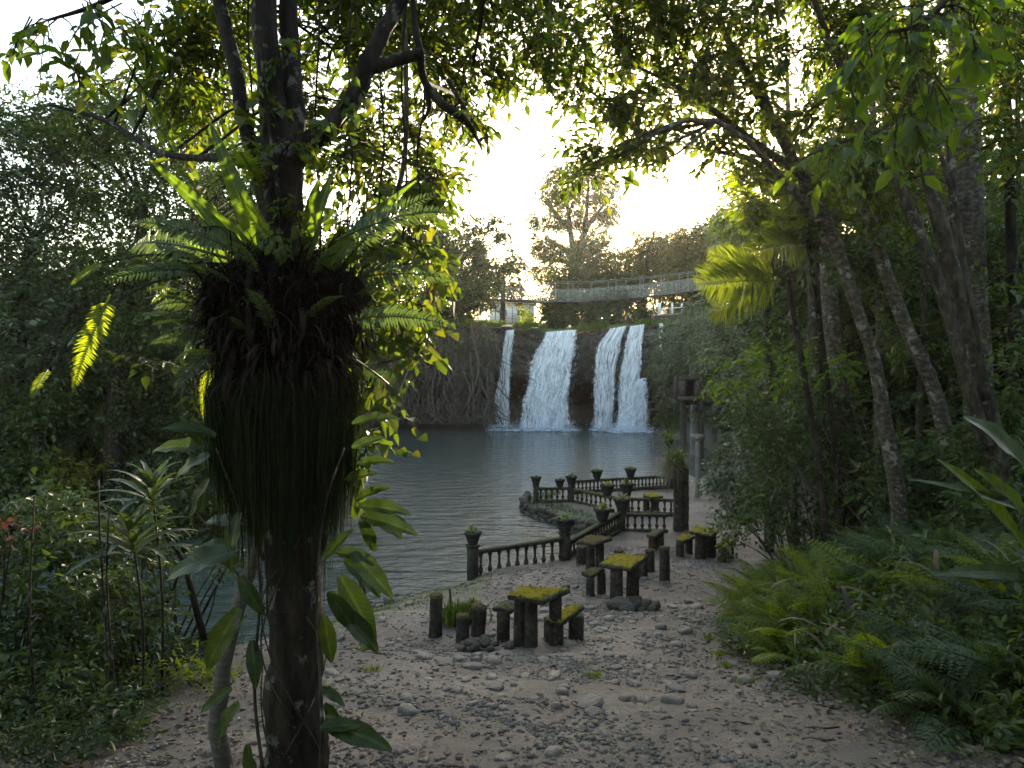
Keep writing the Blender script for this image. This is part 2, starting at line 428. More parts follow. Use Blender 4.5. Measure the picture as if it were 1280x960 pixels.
def ground_mat():
    m, nt, out = newmat('sandy_soil')
    pos = geo_pos(nt)
    n1 = noise_tex(nt, .5, 7, .62, pos)
    n2 = noise_tex(nt, 14, 7, .7, pos)
    n3 = noise_tex(nt, 85, 4, .7, pos)
    sand = ramp(nt, [(.36, (.070, .055, .043)), (.48, (.128, .095, .070)), (.64, (.225, .175, .134))], n1.outputs[0]).outputs[0]
    sand = mixc(nt, ramp(nt, [(.44, (0, 0, 0)), (.60, (.85, .85, .85))], n2.outputs[0]).outputs[0], sand, (.07, .054, .042))
    sand = mixc(nt, ramp(nt, [(.56, (0, 0, 0)), (.64, (.6, .6, .6))], n3.outputs[0]).outputs[0], sand, (.28, .225, .18))
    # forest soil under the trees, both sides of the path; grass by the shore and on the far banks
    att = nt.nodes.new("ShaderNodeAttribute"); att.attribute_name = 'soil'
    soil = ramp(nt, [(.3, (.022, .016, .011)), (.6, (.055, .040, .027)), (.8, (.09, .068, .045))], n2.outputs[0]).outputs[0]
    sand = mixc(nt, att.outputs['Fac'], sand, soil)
    att2 = nt.nodes.new("ShaderNodeAttribute"); att2.attribute_name = 'turf'
    mu = node(nt, "ShaderNodeMath", operation='MULTIPLY'); nt.links.new(att2.outputs['Fac'], mu.inputs[0])
    nt.links.new(ramp(nt, [(.38, (0, 0, 0)), (.56, (1, 1, 1))], n2.outputs[0]).outputs[0], mu.inputs[1])
    turf = ramp(nt, [(.35, (.045, .055, .016)), (.65, (.10, .115, .032))], n3.outputs[0]).outputs[0]
    col = mixc(nt, mu.outputs[0], sand, turf)
    p = node(nt, "ShaderNodeBsdfPrincipled", Roughness=.68)
    p.inputs['Specular IOR Level'].default_value = .5
    nt.links.new(col, p.inputs['Base Color'])
    b1 = node(nt, "ShaderNodeBump", Strength=.7, Distance=.05); nt.links.new(n2.outputs[0], b1.inputs['Height'])
    b2 = node(nt, "ShaderNodeBump", Strength=.6, Distance=.012); nt.links.new(n3.outputs[0], b2.inputs['Height'])
    nt.links.new(b1.outputs[0], b2.inputs['Normal']); nt.links.new(b2.outputs[0], p.inputs['Normal'])
    nt.links.new(p.outputs[0], out.inputs[0])
    return m
M['ground'] = ground_mat()

def water_mat():
    m, nt, out = newmat('pool_water')
    pos = geo_pos(nt)
    p = node(nt, "ShaderNodeBsdfPrincipled", Roughness=.04, IOR=1.333)
    p.inputs['Base Color'].default_value = (.045, .06, .048, 1)
    w1 = noise_tex(nt, 1.0, 3, .5, pos, (.8, 2.1, 1))
    w2 = noise_tex(nt, 1.0, 4, .6, pos, (2.6, 6.4, 1))
    b1 = node(nt, "ShaderNodeBump", Strength=1.0, Distance=.30); nt.links.new(w1.outputs[0], b1.inputs['Height'])
    b2 = node(nt, "ShaderNodeBump", Strength=1.0, Distance=.07); nt.links.new(w2.outputs[0], b2.inputs['Height'])
    nt.links.new(b1.outputs[0], b2.inputs['Normal']); nt.links.new(b2.outputs[0], p.inputs['Normal'])
    nt.links.new(p.outputs[0], out.inputs[0])
    return m
M['water'] = water_mat()

def fall_mat(name, sx, sy, lo, hi):
    m, nt, out = newmat(name)
    uv = nt.nodes.new("ShaderNodeUVMap").outputs[0]
    n1 = noise_tex(nt, 1.0, 6, .65, uv, (sx, sy, 1))
    n2 = noise_tex(nt, 1.0, 4, .6, uv, (sx * .3, sy * 1.1, 1))
    mul = node(nt, "ShaderNodeMath", operation='MULTIPLY_ADD'); mul.inputs[1].default_value = .6
    nt.links.new(n2.outputs[0], mul.inputs[0])
    hs = node(nt, "ShaderNodeMath", operation='MULTIPLY'); hs.inputs[1].default_value = .7
    nt.links.new(n1.outputs[0], hs.inputs[0]); nt.links.new(hs.outputs[0], mul.inputs[2])
    # ragged edges
    sp = nt.nodes.new("ShaderNodeSeparateXYZ"); nt.links.new(uv, sp.inputs[0])
    e = node(nt, "ShaderNodeMath", operation='PINGPONG'); e.inputs[1].default_value = .5; nt.links.new(sp.outputs[0], e.inputs[0])
    n9 = noise_tex(nt, 1.0, 5, .7, uv, (3, 9, 1))
    ee = node(nt, "ShaderNodeMath", operation='MULTIPLY_ADD'); ee.inputs[1].default_value = .42; nt.links.new(n9.outputs[0], ee.inputs[0]); nt.links.new(e.outputs[0], ee.inputs[2])
    ed = ramp(nt, [(.20, (0, 0, 0)), (.30, (1, 1, 1))], ee.outputs[0])
    a = ramp(nt, [(lo, (0, 0, 0)), (hi, (1, 1, 1))], mul.outputs[0])
    am = node(nt, "ShaderNodeMath", operation='MULTIPLY'); nt.links.new(a.outputs[0], am.inputs[0]); nt.links.new(ed.outputs[0], am.inputs[1])
    d = node(nt, "ShaderNodeBsdfPrincipled", Roughness=.5)
    d.inputs['Base Color'].default_value = (.90, .93, .97, 1)
    t = nt.nodes.new("ShaderNodeBsdfTranslucent"); t.inputs[0].default_value = (.90, .93, .97, 1)
    mx = nt.nodes.new("ShaderNodeMixShader"); mx.inputs[0].default_value = .45
    nt.links.new(d.outputs[0], mx.inputs[1]); nt.links.new(t.outputs[0], mx.inputs[2])
    tr = nt.nodes.new("ShaderNodeBsdfTransparent")
    m2 = nt.nodes.new("ShaderNodeMixShader"); nt.links.new(am.outputs[0], m2.inputs[0])
    nt.links.new(tr.outputs[0], m2.inputs[1]); nt.links.new(mx.outputs[0], m2.inputs[2])
    nt.links.new(m2.outputs[0], out.inputs[0])
    return m
M['fall'] = fall_mat('falling_water', 28, 1.6, .60, .70)
M['fall_dense'] = fall_mat('falling_water_dense', 24, 1.4, .53, .66)

# ------------------------------------------------------------------ terrain
WATER = np.array([(-60, 9.0), (-20, 9.5), (-9, 10.4), (-6.0, 11.9), (-4.6, 13.8), (-3.3, 15.3), (-2.5, 16.0), (-1.5, 16.5), (-.95, 17.25),
                  (.2, 17.9), (1.15, 18.45), (2.0, 20.0), (2.9, 21.6), (2.45, 22.6), (1.4, 24.2), (.5, 26.2), (.45, 27.8), (1.4, 30), (3.5, 31.8), (7, 33.2),
                  (9, 35.5), (13, 37), (15, 45), (15, 55), (14, 63), (20, 74), (-26, 76), (-17, 60), (-13.5, 45), (-12.2, 33), (-11.5, 26), (-13, 21.5), (-20, 20), (-60, 19)])

def shore_dist(x, y):
    """signed distance to the water's edge, positive on land"""
    x = np.asarray(x, float); y = np.asarray(y, float)
    best = np.full(x.shape, 1e9); inside = np.zeros(x.shape, bool)
    n = len(WATER)
    for i in range(n):
        a = WATER[i]; b = WATER[(i + 1) % n]
        ab = b - a; t = np.clip(((x - a[0]) * ab[0] + (y - a[1]) * ab[1]) / (ab @ ab), 0, 1)
        dd = np.hypot(x - a[0] - t * ab[0], y - a[1] - t * ab[1]); best = np.minimum(best, dd)
        c = (a[1] > y) != (b[1] > y)
        xi = a[0] + (y - a[1]) / (b[1] - a[1] + 1e-12) * ab[0]
        inside ^= c & (x < xi)
    return np.where(inside, -best, best)

_py = [-60, -5, 0, 4.77, 9.84, 13.84, 18.3, 22, 34, 60, 90]
_pz = [9, 4.45, 3.4, 2.37, 1.25, .62, .32, .27, .30, 1.0, 2.0]
def path_edge(y):
    """x of the right edge of the path"""
    return np.interp(y, [-5, 4, 5, 7.5, 10, 14, 18, 22, 27, 34], [3.2, 3.2, 3.35, 3.1, 3.05, 4.6, 6.3, 7.6, 8.6, 9.5])

def ground_z(x, y):
    x = np.asarray(x, float); y = np.asarray(y, float)
    s = shore_dist(x, y)
    base = np.interp(y, _py, _pz)
    wid = np.interp(y, [12, 17.3], [3.2, .45])
    wid = np.where(x < -10, 4.0, np.where(x > 8.5, 3.0, wid))
    z = base * sstep(0, wid, s) - .7 * sstep(0, 3.0, -s) - .02
    e = path_edge(y)
    z = z + 1.0 * sstep(-.1, 2.6, x - e) * np.interp(y, [2, 5, 12, 17], [.5, 1, 1, .4]) + 16 * sstep(2, 40, x - e) * sstep(2, 10, s)      # bank and hillside on the right
    z = z + 9 * sstep(3, 45, -12 - x) * sstep(2, 14, s)                                   # rise on the far left
    z = z + (.05 * vnoise(x * .7, y * .7, 1) + .022 * vnoise(x * 2.6, y * 2.6, 2)) * sstep(0, 1.2, s)
    return z

def G(x, y):
    return float(ground_z(np.array([x]), np.array([y]))[0])

def build_ground():
    xs = np.concatenate([np.linspace(-70, -14, 40, endpoint=False), np.linspace(-14, -8, 24, endpoint=False), np.linspace(-8, 9, 210, endpoint=False), np.linspace(9, 18, 30, endpoint=False), np.linspace(18, 80, 30)])
    ys = np.concatenate([np.linspace(-40, 2, 18, endpoint=False), np.linspace(2, 20, 220, endpoint=False), np.linspace(20, 36, 90, endpoint=False), np.linspace(36, 84, 40)])
    X, Y = np.meshgrid(xs, ys)
    Z = ground_z(X, Y)
    # a finer trampled relief on the path
    Z = Z + .012 * vnoise(X * 7, Y * 7, 5) * sstep(0, .6, shore_dist(X, Y)) * (Y < 20)
    mb = MB(); mb.grid(np.stack([X, Y, Z], -1))
    o = struct(obj('ground', mb, M['ground'], smooth=True))
    s = shore_dist(X, Y)
    e = path_edge(Y)
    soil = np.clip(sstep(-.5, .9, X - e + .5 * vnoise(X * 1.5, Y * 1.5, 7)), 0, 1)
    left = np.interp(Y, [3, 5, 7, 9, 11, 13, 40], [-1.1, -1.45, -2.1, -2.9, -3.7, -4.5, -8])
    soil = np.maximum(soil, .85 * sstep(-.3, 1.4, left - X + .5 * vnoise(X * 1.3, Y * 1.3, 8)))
    turf = sstep(.0, .5, s) * (1 - sstep(1.6, 3.4, s + .7 * vnoise(X, Y, 3))) * (X < -.6) * (X > -6.5) * (Y < 18)
    turf = np.maximum(turf, .8 * (s > .1) * (Y > 21.6) * (X < 3.2) * (X > 0) * (Y < 31) * (1 - sstep(.9, 1.6, s)))
    soil = np.maximum(soil, 1.0 * (X < -11))
    turf = np.maximum(turf, .25 * (X < -11) + .2 * (X > 12))
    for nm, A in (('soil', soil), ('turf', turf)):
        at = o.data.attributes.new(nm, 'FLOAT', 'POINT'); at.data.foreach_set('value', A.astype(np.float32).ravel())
    return o
ground = build_ground()

# water sheet
mb = MB()
xs = np.linspace(-70, 45, 60); ys = np.linspace(5, 80, 60)
X, Y = np.meshgrid(xs, ys); mb.grid(np.stack([X, Y, 0 * X], -1))
water = struct(obj('pool_water', mb, M['water'], smooth=True))

# ------------------------------------------------------------------ cliff and plateau
def cliff_x(x):
    return 68.6 + .25 * vnoise(x * .35, x * 0 + 1, 3) - 8.0 * sstep(11.5, 26, x) - 7.0 * sstep(-16, -34, x)

def cliff_top(x):
    return np.interp(x, [-60, -12, -3, 4, 7, 9, 13, 20, 40], [13, 11.2, 10.1, 9.55, 9.5, 9.8, 10.0, 11, 16]) + .18 * vnoise(x * .9, 0 * x, 9)

def build_cliff():
    us = np.concatenate([np.linspace(-60, -20, 30, endpoint=False), np.linspace(-20, 20, 200, endpoint=False), np.linspace(20, 60, 30)])
    vs = np.concatenate([np.linspace(-.05, .42, 16), np.linspace(.43, .56, 26), np.linspace(.57, 1.0, 44)])
    U, V = np.meshgrid(us, vs)
    top = cliff_top(U)
    Zz = V * top - .3
    y0 = cliff_x(U)
    cave = (1 - sstep(.475, .505, V + .06 * vnoise(U * .8, V * 2, 4))) * (sstep(-16, -9, U) * (1 - sstep(14, 17, U)))
    Y = y0 + 13.0 * cave + .9 * sstep(.85, 1.0, V) - .9 * sstep(.5, .62, V) * (1 - sstep(.7, .95, V))
    Y = Y + .55 * vnoise(U * 1.1, Zz * 1.3, 6) + .25 * vnoise(U * 3.1, Zz * 3.3, 12)
    mb = MB(); mb.grid(np.stack([U, Y, Zz], -1)[:, ::-1])
    o = struct(obj('cliff', mb, M['cliff'], smooth=True))
    # plateau behind the lip
    ys = np.concatenate([[0, .6, 1.5, 3, 5, 8, 12, 18, 26], np.linspace(40, 330, 12)])
    xs = np.linspace(-260, 260, 160)
    X, D = np.meshgrid(xs, ys)
    Xc = np.clip(X, -60, 60)
    Yp = cliff_x(Xc) + 1.2 + D
    Zp = cliff_top(Xc) - .32 + .25 * sstep(0, 1.2, D) + .095 * np.minimum(D, 40) + .10 * vnoise(X * .5, D * .5, 5)
    mb = MB(); mb.grid(np.stack([X, Yp, Zp], -1))
    p = struct(obj('plateau', mb, M['plateau'], smooth=True))
    return o, p
M['plateau'] = rough_mat('plateau_grass', [(.3, (.05, .062, .02)), (.5, (.09, .105, .03)), (.7, (.13, .14, .045))], .8, .95, .6, 12)
cliff, plateau = build_cliff()
def plat_z(x, y):
    xc = np.clip(x, -60, 60); D = y - (cliff_x(np.array(float(xc))) + 1.2)
    return float(cliff_top(np.array(float(xc))) - .1 + .095 * min(max(float(D), 0), 40))

# ------------------------------------------------------------------ waterfalls
def fall_sheet(left, right, d0, d1, layer, mb, uvs, seed, nu=26, nv=46, z0=None):
    """grid between two edge polylines given in photo pixels; leaves the lip at distance d0 and lands at d1"""
    left = np.array(left, float); right = np.array(right, float)
    t = np.linspace(0, 1, nv)
    yl = left[0, 1] + (left[-1, 1] - left[0, 1]) * t
    xl = np.interp(yl, left[:, 1], left[:, 0])
    yr = right[0, 1] + (right[-1, 1] - right[0, 1]) * t
    xr = np.interp(yr, right[:, 1], right[:, 0])
    wj = abs(xr - xl).mean()
    xl = xl + (.10 * wj) * vnoise(t * 5, 0 * t + 1, seed) * np.minimum(1, t * 4); xr = xr + (.10 * wj) * vnoise(t * 6, 0 * t + 2, seed + 5) * np.minimum(1, t * 4)
    u = np.linspace(0, 1, nu)
    PX = xl[:, None] + (xr - xl)[:, None] * u[None]; PY = yl[:, None] + (yr - yl)[:, None] * u[None]
    D = d0 + (d1 - d0) * np.minimum(1, 1.15 * t[:, None] ** .45) + 0 * u[None]
    UU, TT = np.meshgrid(u, t)
    width = abs(xr - xl).mean() / F * d0
    D = D + .22 * vnoise(UU * width * 4.5, TT * 2.2, seed) - .30 * np.sin(UU * math.pi) * TT + layer
    V = np.stack([(PX - 640) / F * D, D, CAMZ - (PY - HOR) / F * D], -1)
    V[..., 2] = np.maximum(V[..., 2], -.05)
    b = MB(); b.grid(V)
    uvs.append(np.stack([UU, TT * 3 + layer * 3.1 + seed], -1).reshape(-1, 2))
    mb.add(b.v[0], quads=b.q[0])

def waterfall(label, left, right, d0, d1, seed, dense=True, layers=(0, -.25, -.5), foamw=None):
    cx = (left[-1][0] + right[-1][0]) / 2
    base = P(cx, 470, d1); base[2] = 0
    root = thing('waterfall', label, 'waterfall', base)
    wpx = [abs(right[0][0] - left[0][0]), abs(right[-1][0] - left[-1][0])]
    for k, ly in enumerate(layers):
        mb = MB(); uvs = []
        fall_sheet(left, right, d0, d1, ly, mb, uvs, seed + k * 3.3)
        o = obj('water_sheet', mb, M['fall_dense'] if dense and k == 0 else M['fall'], root, smooth=True)
        uvl = o.data.uv_layers.new(name='UVMap'); UV = np.concatenate(uvs)
        wm = wpx[1] / F * d1 / 3.4
        UV = UV.copy()
        li = np.zeros(len(o.data.loops), np.int32); o.data.loops.foreach_get('vertex_index', li)
        uvl.data.foreach_set('uv', UV[li].astype(np.float32).ravel())
    # flung drops along the edges and in front
    r = RNG(int(seed * 10) + 5)
    n = int(8 * wpx[1])
    t = r.random(n) ** .8; u = r.random(n) * 1.24 - .12
    la = np.array(left, float); ra = np.array(right, float)
    yy = la[0, 1] + (la[-1, 1] - la[0, 1]) * t
    xx = np.interp(yy, la[:, 1], la[:, 0]) * (1 - u) + np.interp(yy, ra[:, 1], ra[:, 0]) * u
    dd = d1 - .7 - r.random(n) * .7 + (d0 - d1) * (1 - np.minimum(1, 1.15 * t ** .45))
    pos = np.stack([(xx - 640) / F * dd, dd, CAMZ - (yy - HOR) / F * dd], -1); pos[:, 2] = np.maximum(pos[:, 2], .02)
    ax = np.stack([r.normal(0, .12, n), r.normal(0, .1, n), -np.ones(n)], -1)
    mb = MB(); mb.leaves('narrow', pos, ax, r.normal(0, 1, (n, 3)), .12 + .3 * r.random(n), .28 + .15 * r.random(n))
    stuff(obj('spray', mb, M['spray'], root))
    # splash boiling up at the foot
    if foamw != 0:
        n = int(34 * wpx[1]); uu = r.random(n) * 1.3 - .15
        sx = (left[-1][0] * (1 - uu) + right[-1][0] * uu - 640) / F * d1 + r.normal(0, .25, n)
        hgt = np.abs(r.normal(0, .55, n)) * (1 - .5 * np.abs(uu - .5)); sy = d1 - .8 - np.abs(r.normal(0, .6, n)) * (1 - hgt * .2)
        mb = MB(); mb.leaves('leaf2', np.stack([sx, sy, hgt + .02], -1), r.normal(0, 1, (n, 3)), r.normal(0, 1, (n, 3)), .04 + .10 * r.random(n) ** 2)
        stuff(obj('splash', mb, M['spray'], root))
    # foam on the pool
    if foamw == 0: return root
    fw = foamw or wpx[1] * 1.25
    mb = MB(); nn = 60
    a = np.linspace(0, 2 * math.pi, nn, endpoint=False)
    rr = 1 + .22 * vnoise(np.cos(a) * 3, np.sin(a) * 3, seed)
    fx = base[0] + np.cos(a) * rr * fw / F * d1 * .62; fy = d1 - .9 + np.sin(a) * rr * 1.9
    ring = np.stack([fx, fy, 0 * a + .015], -1); inner = np.stack([base[0] + (fx - base[0]) * .5, d1 - .9 + (fy - d1 + .9) * .5, 0 * a + .07], -1)
    vv = np.vstack([ring, inner, [[base[0], d1 - .9, .09]]])
    mb.add(vv, quads=[[i, (i + 1) % nn, nn + (i + 1) % nn, nn + i] for i in range(nn)], tris=[[nn + i, nn + (i + 1) % nn, 2 * nn] for i in range(nn)])
    obj('foam', mb, M['foam'], root, smooth=True)
    return root

def foam_mat():
    m, nt, out = newmat('foam')
    pos = geo_pos(nt)
    n = noise_tex(nt, 1.6, 7, .65, pos, (1, 1.8, 1))
    a = ramp(nt, [(.42, (.0, .0, .0)), (.60, (1, 1, 1))], n.outputs[0])
    d = node(nt, "ShaderNodeBsdfPrincipled", Roughness=.6); d.inputs['Base Color'].default_value = (.75, .83, .9, 1)
    tr = nt.nodes.new("ShaderNodeBsdfTransparent")
    mx = nt.nodes.new("ShaderNodeMixShader"); nt.links.new(a.outputs[0], mx.inputs[0]); nt.links.new(tr.outputs[0], mx.inputs[1]); nt.links.new(d.outputs[0], mx.inputs[2])
    nt.links.new(mx.outputs[0], out.inputs[0]); return m
M['foam'] = foam_mat()
M['spray'] = leaf_mat('spray_drops', [(.7, .8, .9), (.8, .88, .95)], .5, (1, 1, 1), .5, .3)

waterfall('thin waterfall in a single narrow ribbon beside the hanging roots', [(632, 413), (627, 450), (620, 490), (614, 534)], [(643, 412), (639, 450), (637, 490), (636, 534)], 68.2, 67.0, 1.0, dense=False)
waterfall('broadest white waterfall, one wide fanning curtain over the brown cliff', [(682, 415), (672, 440), (661, 470), (653, 505), (649, 536)], [(721, 412), (718, 440), (714, 470), (711, 505), (710, 536)], 68.0, 66.6, 2.0, layers=(0, -.2, -.4, -.6))
waterfall('white waterfall stream running down beside the dark cave, touching a taller twin', [(762, 411), (748, 430), (743, 460), (742, 500), (741, 535)], [(784, 407), (775, 430), (770, 460), (767, 500), (766, 535)], 68.0, 66.7, 3.0, dense=False)
waterfall('tall waterfall stream dropping straight above the low side spout', [(787, 408), (782, 430), (777, 460), (773, 500), (771, 535)], [(806, 405), (804, 430), (802, 460), (798, 500), (794, 535)], 67.9, 66.7, 4.0)
waterfall('short low waterfall spout fanning out of the cliff under the bushes', [(797, 474), (786, 490), (776, 515), (769, 538)], [(808, 472), (809, 490), (809, 515), (808, 538)], 65.8, 64.4, 5.0)
waterfall('faint trickle of water on the dark rock below the concrete weir', [(824, 404), (824, 440)], [(829, 404), (829, 440)], 67.2, 66.8, 6.0, dense=False, layers=(-.2, -.4), foamw=0)
# ------------------------------------------------------------------ plant builders
def curve(pts, n=10):
    """smooth resampling of a polyline (Catmull-Rom)"""
    pts = np.asarray(pts, float)
    if len(pts) < 3:
        t = np.linspace(0, 1, n)[:, None]; return pts[0] * (1 - t) + pts[-1] * t
    p = np.vstack([2 * pts[0] - pts[1], pts, 2 * pts[-1] - pts[-2]])
    out = []; seg = len(pts) - 1
    for s in np.linspace(0, seg - 1e-6, n):
        i = int(s); t = s - i
        a, b, c, d = p[i], p[i + 1], p[i + 2], p[i + 3]
        out.append(.5 * ((2 * b) + (-a + c) * t + (2 * a - 5 * b + 4 * c - d) * t * t + (-a + 3 * b - 3 * c + d) * t ** 3))
    return np.array(out)

def rand_unit(r, n):
    return norm(r.normal(0, 1, (n, 3)))

def sprays(mb, r, pos, out, L, m, leaf, droop, tmpl, twigs=None, flat=.5):
    """m leaves along a short twig at every position"""
    n = len(pos)
    d = norm(out * .7 + rand_unit(r, n) * .7 + np.array([0, 0, -droop]))
    side = norm(np.cross(d, rand_unit(r, n) * flat + np.array([0, 0, 1.0])))
    t = (np.arange(m) + .6) / m
    Ln = L * (.6 + .8 * r.random(n))
    p = pos[:, None, :] + d[:, None, :] * (t[None, :, None] * Ln[:, None, None])
    p = p + np.array([0, 0, -1.0]) * (droop * .25 * (t ** 2)[None, :, None] * Ln[:, None, None])
    sg = np.where(np.arange(m) % 2, 1.0, -1.0)[None, :, None]
    ax = norm(d[:, None, :] * (.35 + .5 * t[None, :, None]) + side[:, None, :] * sg * .85 + r.normal(0, .28, (n, m, 3)) + np.array([0, 0, -droop * .55]))
    up = norm(np.array([0, 0, 1.0]) + r.normal(0, .45, (n, m, 3)))
    sz = leaf * (.5 + .85 * r.random((n, m)) ** 1.3) * (.8 + .4 * r.random((n, 1)))
    mb.leaves(tmpl, p.reshape(-1, 3), ax.reshape(-1, 3), up.reshape(-1, 3), sz.ravel())
    if twigs is not None:
        for i in range(n):
            twigs.tube([pos[i] - d[i] * Ln[i] * .3, pos[i] + d[i] * Ln[i] * .5, p[i, -1]], [leaf * .05, leaf * .035, leaf * .015], 3, cap=False)

def clump(mb, r, c, rad, ntw, L, m, leaf, droop=.35, tmpl='leaf2', twigs=None, fill=.35):
    c = np.asarray(c, float); rad = np.asarray(rad, float)
    ns = max(4, ntw // 9)                                   # boughs first, then twigs about each bough
    su = rand_unit(r, ns)
    k = (fill + (1 - fill) * r.random(ns) ** .6)
    lump = 1 + .28 * vnoise(su[:, 0] * 3 + c[0], su[:, 1] * 3 + su[:, 2] * 2 + c[2], c[1])
    sp = c + su * (k * lump)[:, None] * rad
    pick = r.integers(0, ns, ntw)
    spread = np.minimum(rad.mean() * .22, L * .9)
    pos = sp[pick] + r.normal(0, 1, (ntw, 3)) * spread * np.array([1, 1, .6])
    u = norm(pos - c + r.normal(0, .2, (ntw, 3)) * rad)
    sprays(mb, r, pos, u, L, m, leaf, droop, tmpl, twigs)

def nearest_on(skel, c):
    P_ = np.vstack([s[0] for s in skel]); R_ = np.concatenate([s[1] for s in skel])
    d = np.linalg.norm(P_ - c, axis=1) + np.maximum(0, P_[:, 2] - c[2] + .2) * 1.5
    i = int(np.argmin(d)); return P_[i], R_[i]

def foot_py(px, d):
    x = (px - 640.0) / F * d
    z = (plat_z(x, d) if d > 69 else G(x, d)) - .08
    return HOR + (CAMZ - z) * F / d

def tree(name, label, trunks, clumps, mats, leaf=.12, m=7, L=.4, dens=1.0, droop=.35, tmpl='leaf2', group=None, seed=1, cat='tree',
         twig=False, sides=9, fill=.35, branch=True, trunk_rough=.12, limbs=()):
    """trunks / limbs: lists of [(px,py,d,rpx), ...] from the foot upwards; clumps: (px,py,d,rx_px[,ry_px[,depth radius m]])"""
    r = RNG(seed)
    trunks = [[(q[0], foot_py(q[0], q[2]), q[2], q[3]) if q[1] is None else q for q in tr] for tr in trunks]
    w0 = [P(q[0], q[1], q[2]) for q in trunks[0]]
    foot = w0[0].copy()
    root = thing(name, label, cat, foot, group)
    skel = []
    for i, tr in enumerate(list(trunks) + list(limbs)):
        pts = np.array([P(q[0], q[1], q[2]) for q in tr]); rad = np.array([q[3] / F * q[2] for q in tr])
        n = max(8, 5 * len(tr))
        c = curve(pts, n); rr = np.interp(np.linspace(0, 1, n), np.linspace(0, 1, len(rad)), rad)
        c[1:-1, :2] += (vnoise(np.arange(n) * .45, np.zeros(n), seed + i)[:, None] * rr[:, None] * .16)[1:-1]
        mb = MB(); mb.tube(c, rr, sides, trunk_rough, seed + i)
        _o = obj('trunk' if i < len(trunks) else 'limb', mb, mats[0], root if i < len(trunks) else stem0, smooth=True)
        if i == 0: stem0 = _o
        skel.append((c, rr))
    bw = MB(); cr = MB(); nb = 0
    for q in clumps:
        c = P(q[0], q[1], q[2]); rx = q[3] / F * q[2]; rz = (q[4] if len(q) > 4 else q[3]) / F * q[2]; ry = q[5] if len(q) > 5 else rx
        rad = np.array([rx, ry, rz])
        if branch:
            p0, r0 = nearest_on(skel, c)
            mid = (p0 + c) / 2 + np.array([0, 0, .12 * np.linalg.norm(c - p0)]) + r.normal(0, .06, 3) * np.linalg.norm(c - p0)
            rb = min(r0 * .55, .012 * np.linalg.norm(c - p0) + .01)
            path = curve([p0, mid, c], 9)
            bw.tube(path, np.linspace(rb, rb * .45, 9), 5, cap=False); nb += 1
            for k in range(5):
                e = c + rand_unit(r, 1)[0] * rad * .8
                s = path[r.integers(4, 9)]
                mm = (s + e) / 2 + r.normal(0, .08, 3) * np.linalg.norm(e - s)
                bw.tube(curve([s, mm, e], 6), np.linspace(rb * .5, rb * .12, 6), 4, cap=False)
        ra = rad + .3 * L
        area = (ra[0] * ra[2] + ra[0] * ra[1] + ra[1] * ra[2]) / 3
        ntw = max(6, int(dens * area * 8.0 / (leaf * leaf * m * .42)))
        clump(cr, r, c, rad, ntw, L, m, leaf, droop, tmpl, bw if twig else None, fill)
    if nb: stuff(obj('branchwork', bw, mats[0], stem0, smooth=True))
    if clumps: obj('crown', cr, mats[1], root)
    return root

def shrub(name, label, foot, clumps, mats, leaf=.1, m=7, L=.3, dens=1.0, droop=.3, tmpl='leaf4', group=None, seed=1, cat='shrub', stems=5):
    """foot: world xy; clumps as in tree(); stems rise from the foot into the clumps"""
    r = RNG(seed)
    fz = G(foot[0], foot[1]); f = np.array([foot[0], foot[1], fz])
    root = thing(name, label, cat, f, group)
    st = MB(); cr = MB()
    cs = []
    for q in clumps:
        c = P(q[0], q[1], q[2]); rx = q[3] / F * q[2]; rz = (q[4] if len(q) > 4 else q[3]) / F * q[2]; ry = q[5] if len(q) > 5 else rx
        cs.append(c)
        rad = np.array([rx, ry, rz])
        ra = rad + .3 * L
        area = (ra[0] * ra[2] + ra[0] * ra[1] + ra[1] * ra[2]) / 3
        clump(cr, r, c, rad, max(6, int(dens * area * 7.0 / (leaf * leaf * m * .42))), L, m, leaf, droop, tmpl, None, .2)
    for k in range(max(stems, len(cs))):
        c = cs[k % len(cs)]
        e = c + r.normal(0, .25, 3) * rad
        b = f + np.array([r.normal(0, .08), r.normal(0, .08), -.05])
        mid = b * .5 + e * .5 + r.normal(0, .08, 3)
        l = np.linalg.norm(e - b)
        st.tube(curve([b, mid, e], 8), np.linspace(.010 + .006 * l, .004, 8), 5)
    obj('stem', st, mats[0], root, smooth=True)
    obj('crown', cr, mats[1], root)
    return root

